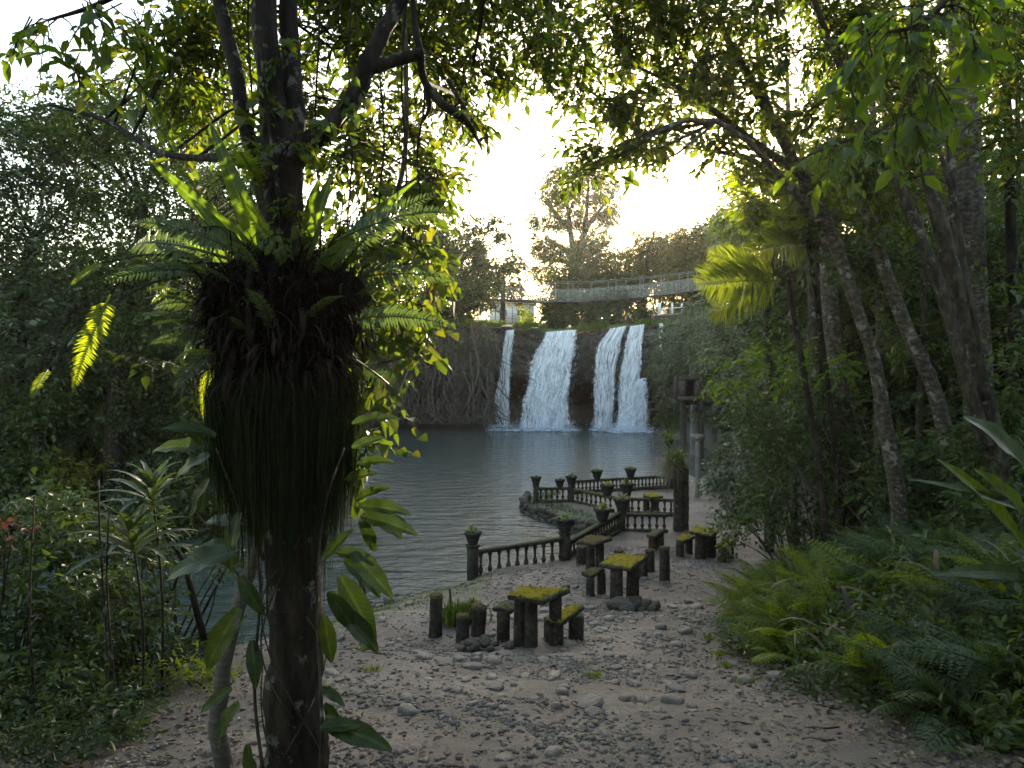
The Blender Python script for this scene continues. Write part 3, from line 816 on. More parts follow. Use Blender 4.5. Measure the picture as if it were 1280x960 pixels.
def frond_mesh(name, length, npair, plen, mat, arch=.5, tmpl='narrow', width=1.0, seed=0, sag=.25, taper=.25, vee=.25):
    """pinnate frond along +Y from the origin, arching down; about npair*4 triangles"""
    r = RNG(seed); mb = MB()
    t = np.linspace(0, 1, 12)
    ang = .15 - arch * 1.6 * t ** 1.5
    step = length / 11
    y = np.concatenate([[0], np.cumsum(np.cos(ang[1:]) * step)]); z = np.concatenate([[0], np.cumsum(np.sin(ang[1:]) * step)])
    pts = np.stack([0 * t, y, z], -1)
    mb.tube(pts, np.linspace(.011, .003, 12) * max(length, .5), 4, cap=False)
    s = np.linspace(.10, .995, npair)
    pp = np.stack([np.interp(s, t, pts[:, k]) for k in range(3)], -1)
    tg = norm(np.stack([np.interp(s, t, np.gradient(pts[:, k])) for k in range(3)], -1))
    prof = np.sin(np.clip(s * .93 + .10, 0, 1) * math.pi) ** .6 * (1 - taper * s)
    for sg in (-1, 1):
        side = np.tile([sg * 1.0, 0, 0], (npair, 1))
        nrm = np.cross(np.tile([1.0, 0, 0], (npair, 1)), tg)
        ax = norm(side + tg * (.35 + .5 * s[:, None]) + nrm * vee - np.array([0, 0, 1]) * sag + r.normal(0, .07, (npair, 3)))
        mb.leaves(tmpl, pp, ax, norm(nrm + r.normal(0, .12, (npair, 3))), plen * prof * (.9 + .2 * r.random(npair)), np.full(npair, width))
    me = mb.mesh(name); me.materials.append(mat)
    return me

def bip_frond_mesh(name, length, npair, plen, mat, arch=.5, seed=0, sub=9):
    """twice-divided fern frond"""
    r = RNG(seed); mb = MB()
    t = np.linspace(0, 1, 12); ang = .25 - arch * 1.6 * t ** 1.4; step = length / 11
    y = np.concatenate([[0], np.cumsum(np.cos(ang[1:]) * step)]); z = np.concatenate([[0], np.cumsum(np.sin(ang[1:]) * step)])
    pts = np.stack([0 * t, y, z], -1)
    mb.tube(pts, np.linspace(.008, .002, 12) * max(length, .5), 3, cap=False)
    s = np.linspace(.18, .99, npair)
    pp = np.stack([np.interp(s, t, pts[:, k]) for k in range(3)], -1)
    tg = norm(np.stack([np.interp(s, t, np.gradient(pts[:, k])) for k in range(3)], -1))
    prof = (1 - s) ** .75 * 1.15 + .06
    for sg in (-1, 1):
        nrm = np.cross(np.tile([1.0, 0, 0], (npair, 1)), tg)
        ax = norm(np.tile([sg * 1.0, 0, 0], (npair, 1)) + tg * .45 - np.array([0, 0, .22]) + r.normal(0, .06, (npair, 3)))
        ln = plen * prof
        k = (np.arange(sub) + .7) / sub
        base = pp[:, None, :] + ax[:, None, :] * (k[None, :, None] * ln[:, None, None]) - np.array([0, 0, 1.0]) * (k ** 2)[None, :, None] * ln[:, None, None] * .18
        for s2 in (-1, 1):
            a2 = norm(ax[:, None, :] * .55 + s2 * tg[:, None, :] + r.normal(0, .1, (npair, sub, 3)) - np.array([0, 0, .2]))
            sz = (ln[:, None] * .34 * (1.15 - k[None, :])).ravel()
            mb.leaves('leaf2', base.reshape(-1, 3), a2.reshape(-1, 3), np.repeat(nrm, sub, 0), sz, np.full(npair * sub, .8))
    me = mb.mesh(name); me.materials.append(mat)
    return me

def strap_mesh(name, length, width, mat, arch=.4, lift=1.0, wav=.1, seed=0, vfold=.25, n=16, round_=.55, k=5):
    """long leaf along +Y, rising at 'lift' rad then arching over"""
    r = RNG(seed); t = np.linspace(0, 1, n)
    ang = lift - arch * 2.2 * t ** 1.6; step = length / (n - 1)
    y = np.concatenate([[0], np.cumsum(np.cos(ang[1:]) * step)]); z = np.concatenate([[0], np.cumsum(np.sin(ang[1:]) * step)])
    w = width * np.sin(np.clip(t * .93 + .05, 0, 1) ** round_ * math.pi) ** .92 * .5 + width * .02
    u = np.linspace(-1, 1, k)
    X = w[:, None] * u[None]
    nz = np.stack([-np.sin(ang), np.cos(ang)], -1)
    h = vfold * np.abs(u)[None] * w[:, None] + wav * w[:, None] * np.abs(u)[None] * np.sin(t * 17 + seed)[:, None] * np.sign(u)[None]
    V = np.stack([X, y[:, None] + nz[:, 0:1] * h, z[:, None] + nz[:, 1:2] * h], -1)
    mb = MB(); mb.grid(V)
    me = mb.mesh(name, True); me.materials.append(mat)
    return me

def place(name, me, parent, loc, rz, tilt=0.0, roll=0.0, scale=1.0):
    """a shared mesh put at a world place (parents here are unrotated Empties)"""
    o = link(bpy.data.objects.new(name, me))
    o.rotation_euler = (tilt, roll, rz)
    o.scale = (scale, scale, scale)
    loc = Vector([float(a) for a in loc])
    o.location = loc
    if parent is not None:
        o.parent = parent; o.matrix_parent_inverse = world_mx(parent).inverted()
    return o

def aim(o, direction, up=(0, 0, 1)):
    """turn an object so its +Y runs along direction and +Z is near up"""
    from mathutils import Matrix
    y = Vector([float(a) for a in direction]).normalized(); u = Vector(up)
    x = y.cross(u)
    if x.length < 1e-3: x = y.cross(Vector((1, 0, 0)))
    x.normalize(); z = x.cross(y)
    o.rotation_euler = Matrix((x, y, z)).transposed().to_euler()
    return o
# ------------------------------------------------------------------ terrace furniture
def slab_mb(corners, z_top, th, seed=0, n=9):
    """uneven slab on four level corners (world xy), slightly rounded and chipped edge"""
    c = [np.asarray(k, float)[:2] for k in corners]
    mid = sum(c) / 4
    ring = []
    for i in range(4):
        a, b = c[i], c[(i + 1) % 4]
        for t in np.linspace(.04, .96, n):
            ring.append(a * (1 - t) + b * t)
    ring = np.array(ring)
    N = len(ring)
    off = .012 * vnoise(ring[:, 0] * 30, ring[:, 1] * 30, seed)
    out = norm(ring - mid)
    def lev(z, ins, jit):
        return np.column_stack([ring + out * (off[:, None] * jit - ins), np.full(N, z) + .006 * vnoise(ring[:, 0] * 12, ring[:, 1] * 12, seed + z)])
    L = [lev(z_top - th, .02, 1), lev(z_top - th + .012, 0, 1.2), lev(z_top - .015, 0, 1), lev(z_top, .018, 1)]
    v = np.vstack(L + [[[mid[0], mid[1], z_top + .004]], [[mid[0], mid[1], z_top - th]]])
    q = []; t = []
    for k in range(3):
        for i in range(N): q.append([k * N + i, k * N + (i + 1) % N, (k + 1) * N + (i + 1) % N, (k + 1) * N + i])
    for i in range(N):
        t.append([3 * N + i, 3 * N + (i + 1) % N, 4 * N]); t.append([(i + 1) % N, i, 4 * N + 1])
    return MB().add(v, tris=t, quads=q)

def moss_mb(corners, z_top, seed=0, cover=1.0, n=34, hgt=.028):
    """cushion of moss on a slab: a bumpy skin with ragged gaps"""
    c = [np.asarray(k, float)[:2] for k in corners]
    u = np.linspace(.015, .985, n); U, V = np.meshgrid(u, u)
    XY = (c[0][None, None] * ((1 - U) * (1 - V))[..., None] + c[1][None, None] * (U * (1 - V))[..., None] + c[2][None, None] * (U * V)[..., None] + c[3][None, None] * ((1 - U) * V)[..., None])
    x, y = XY[..., 0], XY[..., 1]
    h = hgt * (.55 + .5 * vnoise(x * 14, y * 14, seed) + .35 * vnoise(x * 41, y * 41, seed + 3))
    edge = np.minimum(np.minimum(U, 1 - U), np.minimum(V, 1 - V))
    bare = vnoise(x * 6.5, y * 6.5, seed + 20)
    h = np.where(edge < .012 + .07 * np.clip(bare + .35, 0, 1), -.03, np.where(bare > .78, -.006, np.maximum(h, .003))) + (cover - 1) * .05 * (vnoise(x * 5, y * 5, seed + 9) > (cover - .5) * 1.5)
    mb = MB(); mb.grid(np.stack([x, y, z_top + h], -1)); return mb

def log_mb(x, y, z0, z1, r, seed=0, lean=(0, 0)):
    n = 7; t = np.linspace(0, 1, n)
    pts = np.stack([x + lean[0] * t, y + lean[1] * t, z0 + (z1 - z0) * t], -1)
    rr = r * (1.08 - .08 * t); rr[0] *= 1.1
    return MB().tube(pts, rr, 12, .10, seed)

CHIP = 0
def slab_table(kind, label, cat, corners, h, legs, mat='concrete_dark', moss='moss', cover=1.0, th=.07, legr=.09, seed=0, ztop=None, rect=()):
    """corners: photo pixels of the slab outline; h: height of the top above the ground there; legs: (px of the leg centre, py of its foot)"""
    px = np.array(corners, float)
    z = ztop
    if z is None:
        z = 1.0
        for _ in range(12):                       # find the level where slab and ground agree
            w = np.array([PZ(a, b, z) for a, b in px]).mean(0)
            z = .5 * z + .5 * (G(w[0], w[1]) + h)
    W = [PZ(a, b, z) for a, b in px]
    mid = sum(W) / 4
    root = thing(kind, label, cat, (mid[0], mid[1], G(mid[0], mid[1])))
    sl = obj('top_slab' if 'table' in kind else 'seat', slab_mb(W, z, th, seed), M[mat], root)
    if moss: obj('moss', moss_mb(W, z, seed, cover), M[moss], sl, smooth=True)
    for i, (lx, lf) in enumerate(legs):
        # foot sits where the leg's line of sight meets the ground, kept under the slab
        d = mid[1]
        for _ in range(8):
            x = (lx - 640) / F * d; d = .5 * d + .5 * F * (CAMZ - G(x, d)) / (lf - HOR)
        x = (lx - 640) / F * d
        ys = [w[1] for w in W]; d = min(max(d, min(ys) + legr * .9), max(ys) - legr * .6)
        x = (lx - 640) / F * d
        g = G(x, d)
        if i in rect: obj('leg', MB().box((x, d, (g - .1 + z - th + .01) / 2), (legr * 1.7, legr * 2.6, z - th - g + .1), .35), M[mat], root)
        else: obj('leg', log_mb(x, d, g - .08, z - th + .012, legr, seed + i), M[mat], root, smooth=True)
    return root

slab_table('stone_table', 'stone table topped with thick golden moss, beside the three log stumps', 'table', [(634, 744), (679, 751), (713, 735), (648, 734)], .78, [(650, 792), (664, 808), (694, 782)], legr=.088, seed=1)
slab_table('bench', 'low bench half bare and half mossy beside the golden moss table', 'bench', [(681, 776), (700, 780), (731, 757), (717, 754)], .42, [(692, 803), (720, 800)], cover=.75, legr=.11, th=.06, seed=2, rect=(0,))
slab_table('stool', 'square stool with chipped bare top on the stump side of the golden moss table', 'stool', [(616, 759), (639, 763), (648, 755), (629, 750)], .5, [(629, 808)], cover=.35, moss='moss_brown', legr=.095, th=.06, seed=3)
slab_table('stone_table', 'stone table with bright moss top and broken rubble foot, middle of the row', 'table', [(747, 705), (788, 711), (808, 696), (769, 691)], .76, [(771, 752), (791, 746)], legr=.125, seed=4)
slab_table('bench', 'bench with patchy moss on two round legs beside the rubble footed table', 'bench', [(726, 716), (740, 720), (757, 711), (742, 708)], .46, [(738, 752), (752, 741)], cover=.8, moss='moss_brown', legr=.085, th=.06, seed=5)
slab_table('stone_table', 'mossy stone table standing between two small mossy benches', 'table', [(861, 664), (889, 669), (901, 662), (869, 657)], .74, [(876, 698), (888, 693)], legr=.14, seed=6)
slab_table('bench', 'small bench on the pillar side of the mossy table with two benches', 'bench', [(845, 674), (854, 677), (869, 670), (853, 667)], .44, [(850, 696), (861, 691)], cover=.7, legr=.10, th=.07, seed=7)
slab_table('bench', 'small green mossy bench on the bushes side of the mossy table', 'bench', [(893, 682), (907, 685), (919, 676), (905, 673)], .42, [(902, 703), (912, 697)], legr=.10, th=.07, seed=8)
slab_table('stone_table', 'stone table with thin brown crusty top next to the lakeside railing', 'table', [(721, 676), (743, 680), (766, 672), (737, 668)], .78, [(738, 708), (750, 702)], moss='moss_brown', legr=.10, seed=9)
slab_table('bench', 'bare grey bench standing alone on the sand before the mossy railing', 'bench', [(808, 668), (819, 670), (831, 662), (818, 660)], .50, [(816, 686), (825, 685)], moss=None, legr=.11, th=.08, seed=10)
slab_table('stone_table', 'small green topped table out on the far terrace behind the handrail', 'table', [(804, 619), (815, 622), (830, 620), (813, 615)], .62, [(808, 635), (818, 635)], legr=.11, seed=11, cover=.8)

def stump(label, px, top, foot, rpx, seed, name='log_stump', group=None):
    d = 15.0
    for _ in range(12):
        x = (px - 640) / F * d; d = .5 * d + .5 * F * (CAMZ - G(x, d)) / (foot - HOR)
    x = (px - 640) / F * d; g = G(x, d); h = (foot - top) / F * d
    root = thing(name, label, 'stump', (x, d, g), group)
    mb = log_mb(x, d, g - .06, g + h, rpx / F * d, seed, (RNG(seed).normal(0, .015), 0))
    lg = obj('log', mb, M['concrete_dark'], root, smooth=True)
    r = RNG(seed); n = 24
    a = r.random(n) * 6.28; q = r.random(n) ** .5 * rpx / F * d * .9
    mc = MB()
    k = 22; aa = np.linspace(0, 2 * math.pi, k, endpoint=False); R = rpx / F * d
    rings = [np.stack([x + np.cos(aa) * R * s * 1.02, d + np.sin(aa) * R * s * 1.02, g + h + zz + .01 * vnoise(np.cos(aa) * 6 * s, np.sin(aa) * 6 * s, seed)], -1) for s, zz in ((1.03, -.03), (.98, .008), (.6, .018), (.02, .02))]
    V = np.array(rings); V = np.concatenate([V, V[:, :1]], 1)
    mc.grid(V[:, ::-1]); obj('moss_cap', mc, M['moss_brown'], lg, smooth=True)
    return root, x, d, g
_, sx_, sy_, sg_ = stump('tall upright log stump at the grass tuft near the shore', 545, 745, 797, 8.2, 1)
stump('short squat log stump in front of the bright grass tuft', 578, 769, 803, 8.0, 2)
stump('broad short log stump between the grass tuft and the golden moss table', 597, 759, 796, 8.8, 3)
stump('shorter of two log stumps standing past the rubble footed table', 813, 687, 714, 5.6, 4)
stump('taller of two log stumps standing past the rubble footed table', 831, 684, 725, 6.3, 5)
stump('log stump half hidden behind the rubble footed mossy table', 802, 694, 722, 7.0, 6)
stump('leaning round stump beside the brown crusted table by the railing', 727, 683, 704, 6.0, 7)
stump('low dark stump behind the rubble footed mossy table top', 774, 688, 700, 5.5, 8)
# thin stake in the tuft
d = PZ(563, 776, G(-1.0, 12.0))[1]; x = (563 - 640) / F * d
tag(obj('wooden_stake', MB().tube(curve([(x, d, G(x, d) - .1), (x + .005, d, G(x, d) + .3), (x - .01, d, G(x, d) + .52)], 6), [.022, .021, .02, .02, .019, .018], 7, .1, 3), M['concrete_dark'], None, True, at=(x, d, G(x, d))), 'thin wooden stake stuck upright in the grass tuft', 'stake')

def grass_tuft(label, x, y, w, n, h, seed, mat='grass', name='grass_tuft'):
    r = RNG(seed)
    px_ = r.normal(x, w, n); py_ = r.normal(y, w * .8, n); pz = ground_z(px_, py_) - .01
    ax = norm(np.stack([r.normal(0, .35, n), r.normal(0, .35, n), np.ones(n)], -1))
    mb = MB(); mb.leaves('narrow', np.stack([px_, py_, pz], -1), ax, r.normal(0, 1, (n, 3)), h * (.5 + .7 * r.random(n)), np.full(n, .32))
    o = obj(name, mb, M[mat], None, at=(x, y, G(x, y)))
    return tag(o, label, 'grass')
gx, gy = (575 - 640) / F * 11.6, 11.6
grass_tuft('bright yellow green grass tuft growing among the three stumps', gx, gy, .16, 420, .36, 3)

# rubble at the foot of the middle table
def rock_mesh(name, seed, flat=.6, sub=2):
    import bmesh
    bm = bmesh.new(); bmesh.ops.create_icosphere(bm, subdivisions=sub, radius=1.0)
    r = random.Random(seed); off = Vector((r.random() * 50, r.random() * 50, r.random() * 50))
    sx, sy = .75 + .5 * r.random(), .75 + .5 * r.random()
    for v in bm.verts:
        n = v.co.normalized()
        k = 1 + .35 * mnoise.noise(n * 1.1 + off) + .18 * mnoise.noise(n * 2.6 + off)
        c = n * k
        c = Vector((max(-.8, min(.8, c.x)), max(-.8, min(.8, c.y)), max(-.75, min(.7, c.z))))
        v.co = Vector((c.x * sx, c.y * sy, c.z * flat))
    me = bpy.data.meshes.new(name); bm.to_mesh(me); bm.free()
    me.polygons.foreach_set("use_smooth", np.array([r.random() < .55] * len(me.polygons)))
    return me
ROCKS = [rock_mesh('stone', i, .45 + .07 * (i % 5)) for i in range(12)]
for k, me in enumerate(ROCKS): me.materials.append(M['stone'])
WROCKS = [rock_mesh('wall_stone', 40 + i, .7) for i in range(8)]
for me in WROCKS: me.materials.append(M['wallstone'])

def rubble(label, x, y, n, spread, size, seed):
    r = RNG(seed); root = thing('rubble_heap', label, 'rubble', (x, y, G(x, y)))
    for i in range(n):
        a, q = r.random() * 6.28, r.random() ** .7 * spread
        X, Y = x + math.cos(a) * q, y + math.sin(a) * q * .7
        s = size * (.5 + .8 * r.random())
        place('stone', WROCKS[r.integers(8)], root, (X, Y, G(X, Y) + s * .25 + (spread - q) * .25), r.random() * 6, r.normal(0, .3), r.normal(0, .3), s)
rubble('heap of broken concrete rubble at the foot of the middle table', 2.25, 13.2, 22, .42, .13, 4)
rubble('low scatter of dark stones around the stool and stump by the grass tuft', -.42, 10.0, 22, .42, .075, 5)

# ------------------------------------------------------------------ balustrades
def baluster_mesh():
    pr = [(.055, 0), (.055, .05), (.03, .075), (.032, .12), (.05, .19), (.062, .27), (.058, .34), (.035, .42), (.027, .52), (.027, .62), (.042, .68), (.030, .72), (.032, .78), (.05, .86), (.055, .90), (.055, 1.0)]
    mb = MB(); mb.lathe((0, 0, 0), pr, 8); me = mb.mesh('baluster', True); me.materials.append(M['concrete_dark']); return me
BAL = baluster_mesh()
def balustrade(label, a, b, za, zb, h, nbal, posts=(), mat='concrete_dark', railw=.17, base=.10, rail=.09, postw=.22, posth=.0, mossy=False):
    """a, b: xy ends, za, zb: foot heights, h: overall height; posts: list of (t, extra height)"""
    a = np.array([a[0], a[1], za], float); b = np.array([b[0], b[1], zb], float)
    root = thing('balustrade', label, 'balustrade', a)
    up = np.array([0, 0, 1.0])
    for nm, z0, hh, w in (('bottom_rail', -.12, base + .12, railw), ('top_rail', h - rail, rail, railw)):
        n = 9; pts = [a + (b - a) * t + up * (z0 + hh / 2) for t in np.linspace(0, 1, n)]
        mb = MB()
        V = []
        d = norm(b - a); x = norm(np.cross(d, up))
        for i, p in enumerate(pts):
            j = .008 * math.sin(i * 2.3 + a[0] * 5)
            V.append([p - x * w / 2 - up * hh / 2, p + x * w / 2 - up * hh / 2, p + x * (w / 2 + j) + up * (hh / 2 - .012), p + x * (w / 2 - .02) + up * hh / 2, p - x * (w / 2 - .02) + up * hh / 2, p - x * (w / 2 + j) + up * (hh / 2 - .012), p - x * w / 2 - up * hh / 2])
        V = np.array(V); mb.grid(V)
        m_ = V.shape[1]
        for i in (0, n - 1):
            ring = V[i][:-1]; mb.add(np.vstack([ring, ring.mean(0)]), tris=[[k, (k + 1) % 6, 6] for k in range(6)])
        obj(nm, mb, M['moss_rail' if (mossy and nm == 'top_rail') else mat], root)
    sc = (h - rail - base)
    L = np.linalg.norm((b - a)[:2]); rz = math.atan2(b[1] - a[1], b[0] - a[0])
    for i in range(nbal):
        t = (i + .5 + (.35 if posts and posts[0][0] == 0 else 0)) / (nbal + (.35 if posts else 0))
        t = min(t, .985)
        p = a + (b - a) * t + up * (base - .004)
        o = place('baluster', BAL, root, p, rz + i * .7); o.scale = (1.0, 1.0, sc + .008)
    for t, ex in posts:
        p = a + (b - a) * t; hh = h + ex
        mb = MB(); mb.box(p + up * ((hh - .3) / 2 - .0), (postw, postw, hh + .3), rz)
        mb.box(p + up * (hh + .018), (postw + .05, postw + .05, .045), rz)
        obj('post', mb, M[mat], root)
    return root
M['moss_rail'] = rough_mat('moss_rail', [(.3, (.035, .04, .018)), (.5, (.07, .08, .03)), (.7, (.11, .12, .045))], 9, .95, .9, 70, spec=.1)

p1 = PZ(591, 726, .12); p2 = PZ(706, 706, .2); p3 = PZ(777, 664, .24); p4 = PZ(843, 665, .24)
balustrade('dark stone balustrade with urn shaped balusters between two potted posts at the water', p1, p2, .1, .18, .74, 10, [(0, .10), (1, .06)], postw=.21)
balustrade('long balustrade slanting away from the double post along the inlet', p2 + [.12, .17, 0], p3 - [.12, .15, 0], .18, .24, .62, 17)
balustrade('short ferny balustrade between the corner post and the tall pillar', p3, p4 - [.2, 0, 0], .22, .22, .58, 6, [(0, .02)])
q3 = P(784, 640, 24.2); q4 = P(843, 645, 24.0)
balustrade('plain upper handrail balustrade just behind the ferny one at the pillar', (q3[0], 24.3), (q4[0], 24.0), .28, .28, .56, 7, [(0, .06)])
l1 = PZ(670, 627, .30); l2 = PZ(714, 627, .30); l3 = PZ(766, 640, .28)
balustrade('grey balustrade on top of the rough stone retaining wall', l1, l2, .28, .28, .56, 6, [(0, .05), (1, .05)], postw=.2)
balustrade('moss capped balustrade running from the stone wall towards the corner post', l2 + [.15, -.1, 0], l3, .28, .28, .54, 8, mossy=True)
m1 = PZ(716, 616, .3); m2 = PZ(838, 609, .3)
balustrade('far balustrade along the back of the terrace against the open pool', m1, m2, .28, .3, .52, 26, [(1, .02)])

# ------------------------------------------------------------------ flower pots
def pot_mesh():
    pr = [(.0, 0), (.10, 0), (.115, .02), (.15, .13), (.185, .24), (.21, .25), (.215, .31), (.185, .315), (.17, .27), (0, .26)]
    mb = MB(); mb.lathe((0, 0, 0), pr, 16); me = mb.mesh('pot', True); me.materials.append(M['pot']); return me
POT = pot_mesh()
def rosette_mesh(name, n, l, mat, seed, lift=(.5, 1.3), w=.16):
    r = RNG(seed); mb = MB(); k = 6
    for i in range(n):
        a = i * 2.4 + r.normal(0, .2); e = lift[0] + (lift[1] - lift[0]) * r.random(); L = l * (.6 + .5 * r.random())
        t = np.linspace(0, 1, k); el = e - 1.1 * t ** 1.5
        rr = np.cumsum(np.cos(el)) * L / k; z = np.cumsum(np.sin(el)) * L / k
        ww = L * w * np.sin(np.clip(.12 + .88 * t, 0, 1) * math.pi) * .5 + .004
        d = np.array([math.cos(a), math.sin(a)]); s = np.array([-d[1], d[0]])
        V = np.array([[np.append(d * q + s * sg * wi, zz) for sg in (-1, 1)] for q, wi, zz in zip(rr, ww, z)])
        mb.grid(V)
    me = mb.mesh(name); me.materials.append(mat); return me
ROS = [rosette_mesh('foliage', 26, .30, M['grass'], 3), rosette_mesh('foliage', 34, .24, M['fern_green'], 4), rosette_mesh('foliage', 22, .34, M['leaf_near'], 5), rosette_mesh('foliage', 30, .2, M['leaf_blue'], 6)]
RED = rosette_mesh('bloom', 9, .17, M['leaf_red'], 7, (.8, 1.5), .3)
def flower_pot(label, x, y, z, s, ros, red=False):
    root = thing('flower_pot', label, 'flower pot', (x, y, z))
    place('pot', POT, root, (x, y, z), 0, scale=s)
    fo = place('foliage', ROS[ros], root, (x, y, z + .25 * s), x * 3, scale=s)
    if red: place('bloom', RED, fo, (x, y, z + .31 * s), y, scale=s)
    return root
def on(p, h): return float(p[0]), float(p[1]), h
flower_pot('dark flower pot of green leaves on the end post at the open shore', *on(p1, .1 + .74 + .10 + .042), 1.0, 0)
flower_pot('large wide flower pot with pale spiky leaves on the double post', *on(p2, .18 + .74 + .06 + .042), 1.15, 0)
flower_pot('small flower pot on the end post above the rough stone wall', *on(l1, .28 + .56 + .05 + .042), 1.0, 3)
mid_ = l1 * .32 + l2 * .68
flower_pot('squat mossy bowl on the rail above the rough stone wall', *on(mid_, .84), .95, 3)
flower_pot('flower pot of bright leaves on the post where the mossy rail begins', *on(l2, .28 + .56 + .05 + .042), 1.05, 0)
fm = m1 * .76 + m2 * .24
flower_pot('flower pot on the far balustrade nearer the thin waterfall', *on(fm, .81), 1.15, 1)
fm = m1 * .42 + m2 * .58
flower_pot('flower pot with round green bush on the far balustrade near the pillar', *on(fm, .81), 1.2, 1)
q = l2 * .12 + l3 * .88
flower_pot('flower pot with pale green leaves at the end of the mossy rail', *on(q, .82), 1.25, 1)
flower_pot('flower pot with red and orange blooms on the upper handrail post', *on((q3[0], 24.3), .28 + .56 + .06 + .042), 1.25, 0, True)
flower_pot('flower pot with yellow green leaves on the corner post', *on(p3, .22 + .58 + .02 + .042), 1.25, 0)
q = p2 * .38 + p3 * .62
flower_pot('flower pot with red blooms on the slanting inlet balustrade', *on(q, .22 + .62), 1.2, 2, True)

# ------------------------------------------------------------------ rough stone retaining wall round the inlet
def retaining_wall():
    pts = np.array([(2.62, 22.2), (1.75, 23.5), (1.0, 24.75), (.52, 25.9), (.40, 27.0), (.62, 28.3)])
    c = curve(np.column_stack([pts, np.zeros(len(pts))]), 60)
    root = thing('retaining_wall', 'rough retaining wall of dark stones under the grey balustrade', 'wall', (1.3, 24.3, 0))
    r = RNG(8); seg = np.r_[0, np.cumsum(np.linalg.norm(np.diff(c, axis=0), axis=1))]
    for row in range(3):
        s = r.random() * .1
        while s < seg[-1]:
            p = np.array([np.interp(s, seg, c[:, k]) for k in range(3)])
            z = .03 + row * .13 + r.normal(0, .02)
            sz = .12 + .05 * r.random()
            place('stone', WROCKS[r.integers(8)], root, (p[0] + r.normal(0, .03) + row * .03, p[1] + row * .03 + r.normal(0, .03), z), r.random() * 6, r.normal(0, .3), r.normal(0, .3), sz)
            s += sz * 1.55
retaining_wall()

# ------------------------------------------------------------------ pillars
def pillar():
    x, y = P(848, 664, 21.7)[:2]; g = G(x, y)
    root = thing('broken_pillar', 'tall broken concrete pillar with shaggy ferns on its top', 'pillar', (x, y, g))
    r = RNG(3)
    def shaft(cx, cy, w, h, seed):
        n = 14; t = np.linspace(-.05, 1, n)
        V = []
        for k in t:
            ww = w * (1 + .05 * math.sin(k * 9 + seed)); row = []
            for sx, sy in ((-1, -1), (0, -1.04), (1, -1), (1.04, 0), (1, 1), (0, 1.04), (-1, 1), (-1.04, 0), (-1, -1)):
                row.append((cx + sx * ww / 2 + .012 * math.sin(k * 40 + sx * 3 + seed), cy + sy * ww / 2 + .012 * math.sin(k * 31 + sy * 5), g + k * h + (.06 * math.sin(sx * 4 + sy * 3 + seed) if k == 1 else 0)))
            V.append(row)
        V = np.array(V); mb = MB(); mb.grid(V); top = V[-1][:-1]
        mb.add(np.vstack([top, top.mean(0)]), tris=[[i, (i + 1) % 8, 8] for i in range(8)])
        return mb
    obj('shaft', shaft(x, y, .26, 2.12, 1), M['concrete_dark'], root)
    obj('shaft', shaft(x + .25, y + .12, .16, 1.9, 4), M['concrete'], root)
    obj('collar', MB().box((x + .03, y, g + 1.55), (.34, .34, .09), .05), M['concrete_dark'], root)
    n = 170; mb = MB()
    mb.straps(np.stack([x - .06 + r.normal(0, .10, n), y + r.normal(0, .07, n), g + 2.02 + r.normal(0, .08, n)], -1), r.random(n) * 6.28, 1.1 + r.normal(0, .3, n), .5 + .2 * r.random(n), .35 + .45 * r.random(n), .03 + .02 * r.random(n))
    stuff(obj('fern_tuft', mb, M['grass'], root))
    n = 260; mb = MB()
    mb.straps(np.stack([x - .2 + r.normal(0, .08, n), y - .05 + r.normal(0, .08, n), g + 1.9 + r.normal(0, .14, n)], -1), 3.14 + r.normal(0, 1.2, n), .5 + r.normal(0, .4, n), .8 + .3 * r.random(n), .35 + .5 * r.random(n), .012 + .012 * r.random(n))
    stuff(obj('dry_tuft', mb, M['dry'], root))
    # slim pole with a tuft behind it
    x2, y2 = P(836, 600, 31.5)[:2]; g2 = G(x2, y2)
    r2 = thing('planter_pole', 'slim pole carrying a spiky grass tuft behind the fern topped pillar', 'pole', (x2, y2, g2))
    obj('pole', log_mb(x2, y2, g2 - .1, 5 - (558 - HOR) / F * 31.5, .06, 4), M['concrete_dark'], r2, smooth=True)
    place('pot', POT, r2, (x2, y2, 5 - (558 - HOR) / F * 31.5 - .02), 0, scale=.95)
    n = 70; mb = MB()
    mb.straps(np.stack([x2 + r.normal(0, .05, n), y2 + r.normal(0, .05, n), 0 * np.arange(n) + 5 - (552 - HOR) / F * 31.5], -1), r.random(n) * 6.28, 1.0 + r.normal(0, .35, n), .5 + .2 * r.random(n), .5 + .5 * r.random(n), .03 + .02 * r.random(n))
    stuff(obj('grass_tuft', mb, M['grass'], r2))
    # post with a capital
    x3, y3 = P(872, 600, 28)[:2]; g3 = G(x3, y3); zt = 5 - (543 - HOR) / F * 28
    r3 = thing('stone_post', 'slender pale post with a square capital near the water', 'post', (x3, y3, g3))
    obj('shaft', log_mb(x3, y3, g3 - .1, zt - .28, .09, 7), M['concrete_pale'], r3, smooth=True)
    mb = MB(); mb.lathe((x3, y3, zt - .30), [(.10, 0), (.15, .05), (.15, .09), (.12, .11)], 12); mb.box((x3, y3, zt - .09), (.44, .44, .18), .1)
    obj('capital', mb, M['concrete_pale'], r3)
M['dry'] = leaf_mat('dry_leaf', [(.12, .10, .065), (.2, .17, .11), (.26, .22, .15)], .3, (1, 1, .8), .7, .2)
pillar()

